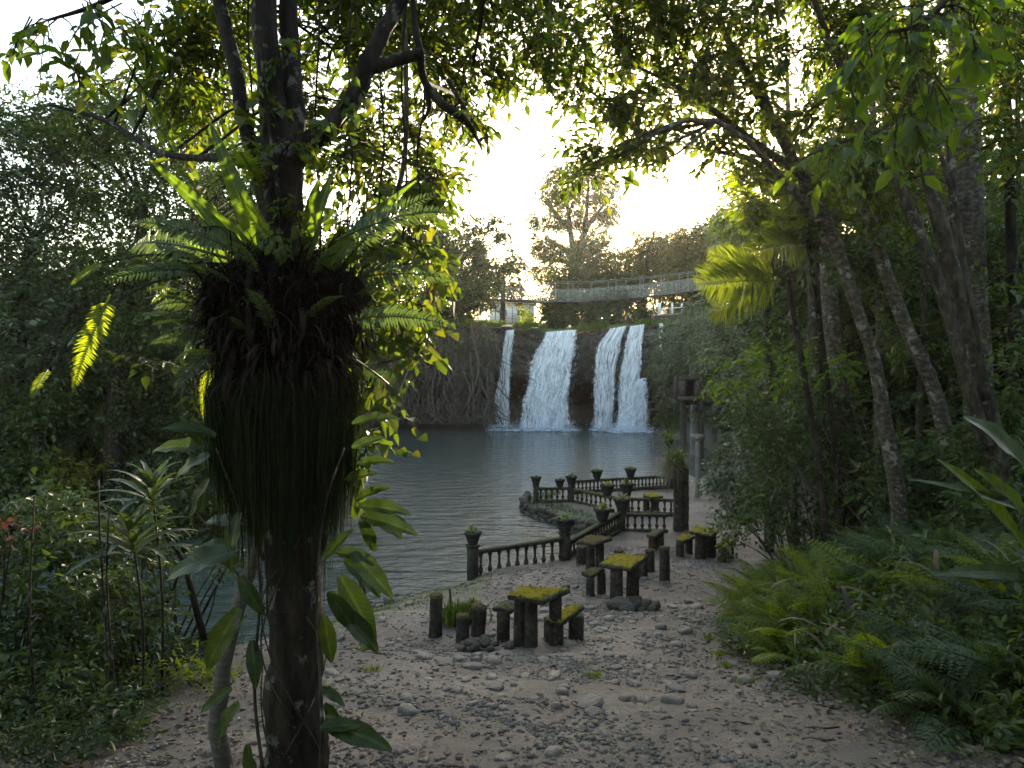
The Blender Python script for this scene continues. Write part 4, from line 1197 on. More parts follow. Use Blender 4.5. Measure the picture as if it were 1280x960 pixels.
# ------------------------------------------------------------------ overgrown ruin on columns at the water
def ruin():
    d = 43.0
    x0, y0 = P(868, 575, d)[:2]
    root = thing('column_ruin', 'overgrown concrete ruin on columns at the water with one square window', 'ruin', (x0, y0, 0))
    for i, (px, w) in enumerate(((854, 8), (868, 11), (876, 7), (892, 8), (908, 9), (922, 8))):
        p = P(px, 575, d + (i % 2) * 2.0); zt = P(px, 498, d)[2]
        obj('column', log_mb(p[0], p[1], -.6, zt + .5, w / 2 / F * d, i), M['concrete_pale'] if i % 2 else M['concrete'], root, smooth=True)
    # window block: a frame of four members round an opening, its shade put into a dark back panel
    a = P(850, 470, d - .6); b = P(872, 501, d - .6)
    w = b[0] - a[0]; h = a[2] - b[2]; cx = (a[0] + b[0]) / 2; cz = (a[2] + b[2]) / 2; y = d - .6
    mb = MB()
    mb.box((cx, y, cz + h * .42), (w, .8, h * .18)); mb.box((cx, y, cz - h * .40), (w * 1.1, .86, h * .17))
    mb.box((a[0] + w * .12, y, cz + .01), (w * .24, .78, h * .66)); mb.box((b[0] - w * .10, y, cz + .01), (w * .20, .78, h * .66))
    wb = obj('window_block', mb, M['concrete'], root)
    obj('shade_back', MB().box((cx, y + 1.4, cz), (w * 1.0, .2, h * .98)), M['concrete_dark'], wb)
    mb = MB(); mb.box((cx - w * .5, y + .9, cz), (.15, 1.0, h)); mb.box((cx, y + .9, cz + h * .46), (w, 1.0, .15)); mb.box((cx + w * .5, y + .9, cz), (.15, 1.0, h)); obj('reveal', mb, M['concrete_dark'], wb)
    mb = MB(); mb.bar((P(846, 500, d)[0], d + .4, P(0, 503, d)[2]), (P(935, 500, d)[0], d + 1.5, P(0, 500, d)[2]), .9, .35)
    obj('beam', mb, M['concrete'], root)
    mb = MB(); mb.box((P(915, 450, d)[0], d + 3.4, P(0, 478, d)[2]), (3.4, .4, 2.2), .05)
    obj('rear_wall', mb, M['concrete'], root)
ruin()

# ------------------------------------------------------------------ suspension bridge
def bridge():
    d = 75.0
    xs = np.linspace(560, 905, 47)
    def deck_y(px): return np.interp(px, [560, 600, 680, 740, 800, 860, 905], [369, 372.5, 377, 376, 371, 364, 356])
    pts = np.array([P(a, deck_y(a), d + (a - 700) * .004) for a in xs])
    root = thing('suspension_bridge', 'grey suspension footbridge with mesh sides above the waterfalls', 'bridge', pts[23])
    up = np.array([0, 0, 1.0]); bk = np.array([0, 1.3, 0])
    V = np.stack([pts - up * .09, pts + up * .03, pts + bk + up * .03, pts + bk - up * .09, pts - up * .09], 1)
    mb = MB(); mb.grid(V); obj('deck', mb, M['metal_dark'], root)
    for side, off in ((0, np.zeros(3)), (1, bk)):
        for nm, hz, rr in (('cable', 1.25, .035), ('cable', 2.05, .022)):
            mb = MB(); mb.tube(pts + off + up * hz, rr, 5); obj(nm, mb, M['metal'], root, smooth=True)
        mb = MB(); mb.grid(np.stack([pts + off + up * .02, pts + off + up * 1.24], 1)); obj('mesh_panel', mb, M['netting'], root)
        for i in range(0, 47, 2 if side == 0 else 3):
            mb = MB(); mb.tube([pts[i] + off - up * .05, pts[i] + off + up * (2.05 if i % 4 == 0 or side else 1.3)], .035, 5); obj('post', mb, M['metal'], root)
bridge_netting = newmat('netting')
_m, _nt, _out = bridge_netting
_d = node(_nt, "ShaderNodeBsdfPrincipled", Roughness=.6); _d.inputs['Base Color'].default_value = (.22, .23, .22, 1)
_t = _nt.nodes.new("ShaderNodeBsdfTransparent"); _x = _nt.nodes.new("ShaderNodeMixShader"); _x.inputs[0].default_value = .28
_nt.links.new(_t.outputs[0], _x.inputs[1]); _nt.links.new(_d.outputs[0], _x.inputs[2]); _nt.links.new(_x.outputs[0], _out.inputs[0])
M['netting'] = _m
M['metal_dark'] = rough_mat('metal_dark', [(.3, (.05, .05, .05)), (.7, (.1, .1, .1))], 2, .7, .1, 20)
bridge()

# white shed, fence and weir on the plateau
def shed():
    d = 92.0
    a = P(612, 402, d); b = P(668, 380, d); z0 = plat_z(a[0], d) - .3
    root = thing('white_shed', 'small white flat walled shed beyond the falls behind the fence', 'shed', ((a[0] + b[0]) / 2, d, z0))
    cx = (a[0] + b[0]) / 2; w = b[0] - a[0]; zt = b[2]
    obj('wall', MB().box((cx, d + 1.5, (z0 + zt) / 2), (w, 3, zt - z0)), M['white_paint'], root)
    mb = MB(); mb.add([(cx - w * .56, d - .4, zt), (cx + w * .56, d - .4, zt), (cx + w * .56, d + 3.3, zt), (cx - w * .56, d + 3.3, zt), (cx - w * .56, d + 1.4, zt + .8), (cx + w * .56, d + 1.4, zt + .8)], quads=[[0, 1, 5, 4], [2, 3, 4, 5]], tris=[[0, 4, 3], [1, 2, 5]])
    obj('roof', mb, M['metal_dark'], root)
    for k in (.3, .7):
        wi = obj('window', MB().box((a[0] + w * k, d - .02, z0 + (zt - z0) * .55), (w * .16, .08, .8)), M['metal_dark'], root)
        obj('sill', MB().box((a[0] + w * k, d - .06, z0 + (zt - z0) * .55 - .44), (w * .19, .14, .07)), M['white_paint'], wi)
    e = P(598, 405, 84); f = P(672, 402, 84)
    fr = thing('wire_fence', 'thin wire fence with dark posts before the white shed', 'fence', (e[0], 84, plat_z(e[0], 84)))
    for px in np.linspace(598, 672, 8):
        q = P(px, 400, 84); z = plat_z(q[0], 84)
        obj('post', MB().tube([(q[0], 84, z - .2), (q[0], 84, z + 2.1)], .045, 6), M['metal_dark'], fr)
    for hh in (.7, 1.3, 2.0):
        obj('wire', MB().tube([(P(px, 400, 84)[0], 84, plat_z(P(px, 400, 84)[0], 84) + hh) for px in (598, 620, 645, 672)], .018, 4), M['metal'], fr)
    # weir with white posts
    w0 = P(816, 398, 70.5); w1 = P(858, 396, 70.5)
    wr = thing('concrete_weir', 'low concrete weir wall with white posts and a handrail on the cliff top', 'weir', (w0[0], 70.5, w0[2] - .8))
    obj('wall', MB().bar((w0[0], 70.5, w0[2] - .5), (w1[0], 70.5, w1[2] - .4), .8, 1.3), M['concrete'], wr)
    obj('cap', MB().bar((w0[0], 70.45, w0[2] + .22), (w1[0], 70.45, w1[2] + .32), 1.0, .14), M['concrete_pale'], wr)
    for px in (824, 840, 852):
        q = P(px, 395, 70.5); obj('post', MB().box((q[0], 70.45, q[2] + .75), (.3 if px == 824 else .16, .2, 1.1)), M['white_paint'], wr)
    obj('handrail', MB().tube([P(824, 386, 70.45), P(858, 384, 70.45)], .04, 5), M['white_paint'], wr)
shed()
# ------------------------------------------------------------------ the big foreground tree and what grows on it
TD = 4.6
fore = tree('foreground_tree', 'large dark forked tree wrapped in ferns standing beside the path', [
    [(366, None, TD, 43), (367, 900, TD, 35), (370, 800, TD, 33), (371, 700, TD, 32), (368, 560, TD, 31), (362, 440, TD, 31), (356, 330, TD, 28), (352, 250, TD, 24), (345, 190, TD, 20), (337, 110, TD, 16.5), (332, 0, TD, 15), (330, -140, TD, 14)],
    [(360, 280, TD, 16), (364, 220, TD, 16), (368, 160, TD + .05, 13.5), (364, 70, TD + .1, 11.5), (362, -40, TD + .1, 11), (358, -160, TD + .1, 10)],
    [(345, 290, TD, 10), (322, 220, TD + .05, 10), (305, 150, TD + .1, 9), (290, 70, TD + .2, 9), (272, -10, TD + .3, 8), (262, -120, TD + .3, 7)]],
    [(215, 75, 6, 50, 45), (265, 30, 6, 55, 40), (250, 135, 7, 50, 38), (185, 20, 6, 34, 22), (195, 100, 7, 30, 26),
     (310, 45, 7, 45, 45), (415, 60, 6.4, 40, 55), (400, 140, 6.8, 40, 40), (455, 25, 6.6, 55, 36), (475, 140, 7, 45, 38), (520, 65, 7, 50, 45), (545, 15, 7, 60, 30),
     (600, 35, 7.5, 55, 42), (590, 95, 7.5, 40, 30), (655, 40, 8, 50, 44), (560, 140, 7, 30, 24), (500, 205, 7, 42, 34), (540, 225, 7, 20, 24), (430, 205, 6.6, 40, 38),
     (260, -70, 5.5, 100, 50), (420, -70, 5.5, 120, 60), (600, -70, 6.5, 120, 60)],
    (M['bark_dark'], M['leaf_canopy']), leaf=.115, m=7, L=.36, dens=1.6, tmpl='leaf4', seed=11, twig=True, sides=16, trunk_rough=.10, fill=.15,
    limbs=[[(366, 205, TD, 14), (395, 172, TD, 13.5), (425, 145, TD + .05, 12), (448, 110, TD + .1, 11.5), (460, 82, TD + .1, 11.5), (475, 45, TD + .15, 10), (497, 5, TD + .2, 9), (540, -80, TD + .2, 7)],
           [(460, 86, TD + .1, 9), (490, 77, TD + .15, 8), (526, 66, TD + .2, 7)],
           [(526, 66, TD + .2, 5), (530, 100, TD + .3, 5), (550, 128, TD + .3, 6), (575, 145, TD + .3, 5), (592, 165, TD + .35, 3), (603, 188, TD + .35, 1.2)],
           [(533, 110, TD + .3, 4), (536, 135, TD + .3, 3), (530, 150, TD + .3, 1.5)],
           [(526, 66, TD + .2, 4), (520, 40, TD + .2, 4), (516, 0, TD + .2, 3), (512, -60, TD + .2, 3)],
           [(345, 195, TD + .3, 4), (270, 198, TD + .8, 4.5), (200, 190, TD + 1.2, 4), (130, 150, TD + 1.6, 3), (60, 130, TD + 1.8, 1.5)]])

# sprig of big dark leaves hanging in the top corner
tree('hanging_branch', 'leafy branch end hanging by itself against the open sky', [[(268, -70, 4.9, 4.5), (235, -75, 4.4, 4), (170, -20, 4.0, 3.5), (110, 10, 4.0, 3), (60, 25, 4.0, 1.5)]],
     [(50, 25, 4, 45, 22), (95, 45, 4, 40, 38), (140, 40, 4, 40, 45), (90, 85, 4, 12, 10)], (M['bark_dark'], M['leaf_canopy']), leaf=.105, m=6, L=.25, dens=.42, tmpl='leaf4', seed=5, droop=.8, twig=True, cat='branch')
tree('hanging_branch', 'thin twig end with drooping leaves below the forked limb', [[(560, 100, 5, 3), (580, 135, 5, 2.5), (600, 165, 5, 1.5)]],
     [(595, 160, 5, 14, 18), (560, 150, 5, 12, 18)], (M['bark_dark'], M['leaf_canopy']), leaf=.085, m=6, L=.2, dens=.8, tmpl='leaf4', seed=6, droop=1.1, twig=True, cat='branch')

def fore_epiphytes():
    r = RNG(21)
    cx, cy = P(352, 400, TD)[:2]
    # root ball
    zc = P(0, 400, TD)[2]
    root = thing('basket_fern', 'dark shaggy root basket of ferns clasping the big tree trunk', 'fern', (cx, cy, zc - .45))
    n = 44; m = 40
    t = np.linspace(0, 1, n); a = np.linspace(0, 2 * math.pi, m)
    T, A = np.meshgrid(t, a, indexing='ij')
    prof = np.interp(t, [0, .12, .3, .55, .75, .9, 1.0], [.16, .30, .40, .46, .47, .38, .2])
    R = prof[:, None] * (1 + .26 * vnoise(np.cos(A) * 2.4 + T * 4, np.sin(A) * 3, 4) + .08 * vnoise(np.cos(A) * 11, np.sin(A) * 11 + T * 12, 6))
    z = zc - .46 + T * .86
    mb = MB(); mb.grid(np.stack([cx + R * np.cos(A), cy + R * np.sin(A) * .85, z], -1))
    obj('root_ball', mb, M['fibrous'], root, smooth=True)
    # fibres and dead fronds
    k = 6000
    aa = r.random(k) * 6.28; tt = r.random(k)
    rr = np.interp(tt, t, prof)
    pos = np.stack([cx + rr * np.cos(aa), cy + rr * np.sin(aa) * .85, zc - .46 + tt * .86], -1)
    mb = MB(); mb.straps(pos, aa + r.normal(0, 1.5, k), r.normal(.2, 1.0, k), .1 + .9 * r.random(k), .06 + .34 * r.random(k) ** 2, .004 + .016 * r.random(k) ** 2, 6)
    stuff(obj('fibre', mb, M['fibre'], root))
    k = 110; aa = r.random(k) * 6.28; tt = .2 + .8 * r.random(k); rr = np.interp(tt, t, prof)
    pos = np.stack([cx + rr * np.cos(aa), cy + rr * np.sin(aa) * .85, zc - .46 + tt * .86], -1)
    mb = MB(); mb.straps(pos, aa + r.normal(0, .4, k), r.normal(.1, .5, k), .7 + .5 * r.random(k), .12 + .16 * r.random(k), .025 + .035 * r.random(k), 7)
    stuff(obj('dead_leaf', mb, M['fibre'], root))
    # small green fern fronds on it
    fm = [frond_mesh('frond', .5, 20, .09, M['fern_dark'], .55, 'narrow', 1.5, i, .15) for i in range(2)]
    for i in range(30):
        a_ = r.random() * 6.28; tt = .35 + .65 * r.random(); rr = np.interp(tt, t, prof)
        o = place('frond', fm[i % 2], root, (cx + rr * math.cos(a_), cy + rr * math.sin(a_) * .85, zc - .46 + tt * .86), a_ - 1.57 + r.normal(0, .3), .3 + .6 * r.random(), r.normal(0, .3), .45 + .5 * r.random())
    # hanging tassel
    tas = thing('tassel_fern', 'long dark grassy tassel hanging like a skirt under the root basket', 'fern', (cx, cy, P(0, 700, TD)[2]))
    k = 6800
    lock = r.integers(0, 120, k); la = r.random(120) * 6.28; lf = .74 + .45 * r.random(120)
    aa = la[lock] + r.normal(0, .07, k)
    z0 = P(0, 470, TD)[2] + r.normal(0, .05, k)
    out = .20 + .28 * r.random(k) ** .7
    Ls = (.40 + .62 * r.random(k) + .42 * r.random(k) ** 3) * (1.42 - .72 * out / .48) * lf[lock]
    tt = np.linspace(0, 1, 9)
    sh = np.interp(tt, [0, .12, .3, .5, .75, 1], [.42, .84, 1.0, .99, .95, .92])
    wob = r.normal(0, .018, (k, 9, 2)).cumsum(1) * .4
    C = np.stack([cx + .02 + (np.cos(aa) * out)[:, None] * sh[None] + wob[..., 0], cy + (np.sin(aa) * out)[:, None] * sh[None] * .9 + wob[..., 1], z0[:, None] + .07 * np.sin(tt * 6.28 * .5)[None] * 0 - (Ls[:, None] * (tt ** 1.25)[None])], -1)
    ta = r.random(k) * 3.14
    S = np.stack([np.cos(ta), np.sin(ta), 0 * ta], -1)[:, None, :] * (.0027 * np.interp(tt, [0, .2, .9, 1], [1, 1, .8, .2]))[None, :, None]
    V = np.stack([C - S, C + S], 2).reshape(-1, 3)
    b = np.arange(k)[:, None] * 18; i = np.arange(8)[None] * 2
    mb = MB(); mb.add(V, quads=np.stack([b + i, b + i + 1, b + i + 3, b + i + 2], -1).reshape(-1, 4))
    stuff(obj('strand', mb, M['strand'], tas))
    # dead fronds and roots straggling over the top of the tassel
    k = 260; a2 = r.random(k) * 6.28; rr2 = .30 + .12 * r.random(k)
    mb = MB(); mb.straps(np.stack([cx + rr2 * np.cos(a2), cy + rr2 * np.sin(a2) * .85, P(0, 455, TD)[2] + r.normal(0, .07, k)], -1), a2 + r.normal(0, .5, k), r.normal(.0, .5, k), .8 + .5 * r.random(k), .12 + .3 * r.random(k), .006 + .03 * r.random(k) ** 2, 7)
    stuff(obj('dead_frond', mb, M['fibre'], root))
    # bird's nest fern: big strap leaves, each one its own
    nest = thing('birds_nest_fern', 'birds nest fern with long upright strap leaves above the root basket', 'fern', (cx, cy, P(0, 330, TD)[2]))
    sp = [((345, 345), (195, 207), .105), ((335, 340), (265, 160), .12), ((325, 345), (240, 250), .09), ((350, 340), (300, 235), .10), ((375, 335), (400, 225), .10), ((380, 340), (418, 215), .10), ((392, 345), (515, 232), .09), ((330, 350), (225, 300), .09), ((400, 350), (470, 260), .09), ((345, 340), (330, 250), .09), ((320, 350), (270, 262), .08)]
    for i, (s, e, w) in enumerate(sp):
        dd = .25 * math.sin(i * 2.1)
        a_ = P(*s, TD - .05 + dd * .3); b_ = P(*e, TD + dd)
        Ln = float(np.linalg.norm(b_ - a_))
        me = strap_mesh('leaf', Ln * 1.05, w, M['leaf_bird'], .10, .10, .18, i, .3, 18, .75, 5)
        o = place('leaf', me, nest, a_, 0); aim(o, b_ - a_, (0.3 * math.sin(i), -1, .3))
    # drooping brown one on the left
    me = strap_mesh('leaf', .75, .10, M['fibre'], .95, 1.0, .3, 3, .3)
    o = place('leaf', me, nest, P(330, 340, TD), 2.2)
    # drooping fern fronds out to the left, sunlight and shade put into frond colours
    dr = thing('ladder_fern', 'drooping bright ladder fern fronds arching out from the root basket', 'fern', P(300, 330, TD - .1))
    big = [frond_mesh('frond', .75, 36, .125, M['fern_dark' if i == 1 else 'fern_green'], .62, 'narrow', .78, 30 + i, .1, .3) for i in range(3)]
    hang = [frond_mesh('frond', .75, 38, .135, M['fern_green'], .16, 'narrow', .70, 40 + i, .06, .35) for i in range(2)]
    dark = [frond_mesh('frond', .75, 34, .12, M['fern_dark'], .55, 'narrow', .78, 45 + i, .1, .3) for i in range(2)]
    for i, (s, e, mm) in enumerate([((138, 368), (98, 488), hang), ((128, 328), (92, 362), hang), ((60, 462), (42, 503), hang), ((215, 362), (192, 384), hang), ((238, 402), (192, 418), hang), ((262, 455), (258, 528), hang), ((270, 440), (222, 452), hang),
                                    ((290, 325), (150, 340), dark), ((275, 350), (170, 372), dark), ((270, 380), (195, 400), dark), ((290, 310), (175, 300), dark), ((275, 400), (235, 450), dark), ((285, 430), (235, 490), dark), ((262, 420), (200, 440), dark),
                                    ((420, 300), (560, 290), dark), ((430, 330), (520, 275), dark), ((430, 350), (545, 375), dark), ((440, 400), (530, 430), dark), ((445, 450), (500, 520), dark), ((330, 240), (285, 185), hang), ((345, 262), (322, 195), dark), ((340, 300), (290, 245), hang)]):
        a_ = P(*s, TD - .15 + .2 * math.sin(i * 1.7)); b_ = P(*e, TD - .3 + .3 * math.sin(i * 2.9))
        ln = float(np.linalg.norm(b_ - a_))
        o = place('frond', mm[i % 2], dr, a_, 0, scale=ln / (.72 if mm is hang else .6)); aim(o, (b_ - a_) + np.array([0, 0, (.06 if mm is hang else .3) * ln]), (0, -1, .45))
    # the wiry rachis that carries the outer fronds
    for pp in ([(300, 330), (230, 330), (160, 345), (138, 368)], [(290, 345), (200, 350), (110, 400), (60, 462)], [(285, 335), (200, 318), (128, 328)]):
        obj('stalk', MB().tube(curve([P(a, b, TD - .15) for a, b in pp], 14), np.linspace(.009, .005, 14), 5), M['bark_mid'], dr, smooth=True)
    return root
M['fibrous'] = rough_mat('fibrous_root', [(.3, (.006, .005, .004)), (.55, (.018, .014, .010)), (.75, (.045, .034, .024))], 16, .98, 1.0, 60, (1, 1, .4), spec=.05)
fore_epiphytes()

def big_leaf_vine():
    """climber with large paddle leaves on the lower trunk"""
    r = RNG(33)
    root = thing('big_leaf_climber', 'climbing plant with large paddle shaped leaves around the lower trunk', 'climber', P(380, 960, TD - .25))
    lm = [strap_mesh('leaf', .34, .105, M['leaf_big'], .25, .15, .16, i, .3, 14, .85, 7) for i in range(3)]
    spots = [((452, 645), (520, 665), 1.05), ((455, 640), (505, 672), .8), ((450, 650), (470, 690), .8), ((445, 625), (485, 608), .8), ((448, 632), (512, 640), .95), ((430, 700), (478, 745), .9), ((425, 720), (470, 800), .9), ((420, 690), (470, 700), .8), ((410, 740), (445, 790), .8), ((405, 770), (415, 830), .7), ((440, 690), (490, 745), .7), ((420, 760), (475, 815), .8), ((405, 700), (440, 660), .7),
             ((270, 545), (205, 532), .9), ((262, 560), (190, 560), .9), ((262, 570), (215, 600), .9), ((255, 555), (225, 520), .8), ((268, 580), (250, 640), .9), ((262, 600), (235, 660), .8), ((300, 760), (255, 840), .95), ((310, 770), (280, 800), .7), ((295, 690), (205, 720), 1.1), ((290, 680), (240, 690), .9), ((315, 800), (320, 860), .7), ((300, 720), (330, 770), .8), ((305, 655), (255, 650), .9), ((300, 640), (285, 715), .9), ((290, 860), (250, 890), 1.0), ((300, 880), (268, 935), .9),
             ((405, 905), (490, 935), 1.0), ((408, 895), (440, 930), .8), ((405, 880), (425, 915), .7), ((400, 910), (455, 905), .8), ((400, 860), (430, 880), .7), ((310, 930), (322, 985), .8), ((440, 560), (480, 545), .7), ((430, 600), (470, 590), .8), ((445, 580), (490, 575), .7), ((440, 530), (500, 520), .7)]
    for i, (s, e, sc) in enumerate(spots):
        dd = TD - .28 + .15 * math.sin(i * 2.3)
        a_ = P(*s, dd); b_ = P(e[0], e[1], dd - .12 * math.cos(i * 1.9))
        o = place('leaf', lm[i % 3], root, a_, 0, scale=max(.5, float(np.linalg.norm(b_ - a_)) / .33)); aim(o, b_ - a_, (.35 * math.sin(i * 3.1), -.7, .8))
    for s in ([(400, 975), (402, 880), (396, 760), (405, 640), (430, 560)], [(330, 975), (318, 860), (325, 720), (300, 640), (270, 560)], [(408, 960), (404, 905), (400, 850)]):
        obj('stem', MB().tube(curve([P(a, b, TD - .24) for a, b in s], 16), np.linspace(.011, .006, 16), 6, .1, 1), M['bark_mid'], root, smooth=True)
    # thin cords wound round the trunk
    for k, (z0, z1, ph) in enumerate(((960, 720, 0), (930, 660, 2), (970, 760, 4), (880, 700, 1.3))):
        t = np.linspace(0, 1, 30)
        pts = np.array([P(368, z0 + (z1 - z0) * q, TD) + np.array([.205 * math.cos(ph + q * 3.2), -.205 * abs(math.sin(ph + q * 3.2)) - .0, 0]) for q in t])
        obj('cord', MB().tube(pts, .0045, 5), M['bark_mid'], root, smooth=True)
big_leaf_vine()

tree('climbing_vine', 'hanging curtain of backlit heart shaped leaves on the water side of the tree', [[(398, 520, 4.75, 3), (430, 460, 4.95, 3), (440, 380, 5.1, 3.5), (470, 300, 5.3, 3.5), (505, 200, 5.5, 3), (505, 0, 5.6, 3), (505, -80, 5.6, 3)]],
     [(452, 262, 5.2, 42, 40), (505, 300, 5.5, 36, 36), (465, 335, 5.3, 40, 36), (512, 375, 5.7, 36, 34), (455, 415, 5.3, 30, 40), (522, 430, 5.7, 26, 36), (475, 480, 5.3, 22, 30), (435, 365, 5.1, 26, 34), (540, 325, 5.8, 16, 30), (500, 240, 5.8, 34, 30), (545, 230, 6, 14, 26), (440, 530, 5.1, 18, 24), (460, 560, 5, 14, 16)],
     (M['bark_mid'], M['leaf_canopy']), leaf=.125, m=6, L=.3, dens=.85, tmpl='heart', seed=17, droop=.8, twig=True, cat='vine', fill=.1)
def lianas():
    for i, (x0, x1, y0, y1, d) in enumerate(((396, 398, -40, 330, 4.9), (505, 505, -40, 300, 4.9), (440, 436, -40, 310, 5.2), (312, 316, -40, 330, 4.7), (478, 476, 60, 330, 5.4), (530, 522, 70, 250, 5.0))):
        pts = [P(x0 + (x1 - x0) * t + 3 * math.sin(t * 9 + i), y0 + (y1 - y0) * t, d) for t in np.linspace(0, 1, 14)]
        tag(obj('liana', MB().tube(pts, .0075, 5), M['bark_dark'], None, True, at=pts[-1]), 'thin straight liana hanging down through the canopy', 'liana', 'lianas hanging from the canopy')
lianas()
tree('trunk_climber', 'shadowy climber foliage on the bank side of the big tree trunk', [[(330, 700, 4.9, 3), (300, 600, 5.1, 3), (280, 480, 5.3, 3), (262, 360, 5.5, 3), (240, 280, 5.7, 2)]],
     [(250, 285, 5.8, 40, 34), (225, 345, 5.8, 40, 34), (250, 410, 5.6, 36, 34), (225, 470, 5.7, 36, 34), (262, 520, 5.4, 26, 34), (250, 600, 5.4, 30, 34), (285, 640, 5.2, 20, 30), (280, 240, 5.8, 36, 30)],
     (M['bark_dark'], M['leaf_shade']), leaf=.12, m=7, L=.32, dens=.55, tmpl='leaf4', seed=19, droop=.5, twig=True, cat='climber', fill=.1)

tree('trunk_vine', 'small leaved vine clinging to the forked stems of the big tree', [[(352, 320, 4.42, 2.5), (348, 240, 4.42, 2.5), (335, 150, 4.45, 2), (325, 60, 4.45, 1.5)]],
     [(340, 285, 4.4, 18, 20), (372, 262, 4.4, 14, 22), (330, 215, 4.45, 14, 22), (360, 180, 4.4, 14, 18), (325, 120, 4.45, 12, 24), (348, 60, 4.45, 14, 22), (300, 170, 4.6, 12, 20), (395, 160, 4.5, 16, 12), (440, 110, 4.6, 12, 14)],
     (M['bark_dark'], M['leaf_canopy']), leaf=.075, m=6, L=.16, dens=.45, tmpl='heart', seed=23, droop=.8, twig=True, cat='vine', fill=.2)

# pale ringed cane beside the trunk
tree('pale_sapling', 'pale ringed curving cane rising past the foot of the big tree', [[(286, None, 4.9, 11), (272, 900, 4.9, 10.5), (280, 830, 4.9, 9.5), (297, 760, 4.95, 9), (318, 700, 5, 8), (330, 640, 5, 7), (338, 560, 5.05, 5)]],
     [], (M['cane'], M['leaf_near']), seed=3, cat='sapling', sides=12, trunk_rough=.06)

# ------------------------------------------------------------------ far bank on the left
LG = 'dark trees on the bank across the creek'
def bank_tree(label, trunk, clumps, seed, mat='leaf_dark', dens=2.0, leaf=.17, **kw):
    return tree('bank_tree', label, [trunk], clumps, (M['bark_dark'], M[mat]), leaf=leaf, m=7, L=.55, dens=dens, seed=seed, group=None, **kw)
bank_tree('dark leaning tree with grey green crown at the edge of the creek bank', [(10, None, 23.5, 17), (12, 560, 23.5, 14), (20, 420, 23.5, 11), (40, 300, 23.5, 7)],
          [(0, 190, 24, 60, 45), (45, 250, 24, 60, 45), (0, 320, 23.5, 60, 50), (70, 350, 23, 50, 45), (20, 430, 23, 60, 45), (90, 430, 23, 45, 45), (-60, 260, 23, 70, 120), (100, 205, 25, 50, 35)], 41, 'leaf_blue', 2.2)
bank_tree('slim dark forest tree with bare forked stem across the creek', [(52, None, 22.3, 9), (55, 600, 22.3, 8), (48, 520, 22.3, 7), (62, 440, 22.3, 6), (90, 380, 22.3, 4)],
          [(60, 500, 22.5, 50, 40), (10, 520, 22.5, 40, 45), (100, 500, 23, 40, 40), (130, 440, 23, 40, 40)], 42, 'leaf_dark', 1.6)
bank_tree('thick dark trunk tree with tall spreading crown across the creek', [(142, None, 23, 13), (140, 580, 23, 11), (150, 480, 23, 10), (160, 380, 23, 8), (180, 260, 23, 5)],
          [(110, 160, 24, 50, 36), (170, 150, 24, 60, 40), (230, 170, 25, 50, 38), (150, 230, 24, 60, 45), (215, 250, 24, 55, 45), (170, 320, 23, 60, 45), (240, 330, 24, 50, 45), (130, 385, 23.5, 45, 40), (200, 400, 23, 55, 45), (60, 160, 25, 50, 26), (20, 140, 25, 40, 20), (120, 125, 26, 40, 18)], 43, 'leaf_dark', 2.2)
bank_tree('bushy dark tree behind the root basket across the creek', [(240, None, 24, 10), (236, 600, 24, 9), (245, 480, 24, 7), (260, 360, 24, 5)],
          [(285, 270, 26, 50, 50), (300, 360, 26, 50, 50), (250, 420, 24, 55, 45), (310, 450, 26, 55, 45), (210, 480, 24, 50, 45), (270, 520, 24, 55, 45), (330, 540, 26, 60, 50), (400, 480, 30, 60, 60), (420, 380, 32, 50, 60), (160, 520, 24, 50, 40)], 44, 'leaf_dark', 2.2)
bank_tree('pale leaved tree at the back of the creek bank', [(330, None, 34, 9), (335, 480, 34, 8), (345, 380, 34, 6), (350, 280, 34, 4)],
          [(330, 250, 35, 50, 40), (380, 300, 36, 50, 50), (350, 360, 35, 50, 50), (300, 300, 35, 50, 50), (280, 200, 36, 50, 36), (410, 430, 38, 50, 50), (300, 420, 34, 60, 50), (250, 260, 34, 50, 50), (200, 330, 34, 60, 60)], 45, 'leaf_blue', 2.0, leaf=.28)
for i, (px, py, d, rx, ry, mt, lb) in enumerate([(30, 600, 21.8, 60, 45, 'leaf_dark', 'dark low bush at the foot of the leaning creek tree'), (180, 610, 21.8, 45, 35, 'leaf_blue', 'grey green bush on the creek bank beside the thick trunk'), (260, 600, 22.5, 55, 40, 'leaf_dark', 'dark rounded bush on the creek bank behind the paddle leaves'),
                                               (90, 605, 21.4, 30, 38, 'leaf_yellow', 'yellow bush on the dark creek bank, sunlit glow put into its leaf colour'), (330, 610, 24, 60, 40, 'leaf_blue', 'grey green bush on the creek bank hidden behind the tassel'), (-40, 640, 21.5, 60, 50, 'leaf_dark', 'dark bush at the far end of the creek bank')]):
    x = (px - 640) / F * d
    shrub('bank_bush', lb, (x, d), [(px, py, d, rx, ry), (px + rx * .6, py + 20, d + .3, rx * .6, ry * .7), (px - rx * .5, py + 25, d - .2, rx * .6, ry * .6)], (M['bark_dark'], M[mt]), leaf=.15, m=7, L=.4, dens=2.2 if mt != 'leaf_yellow' else 1.4, seed=60 + i, tmpl='leaf2')

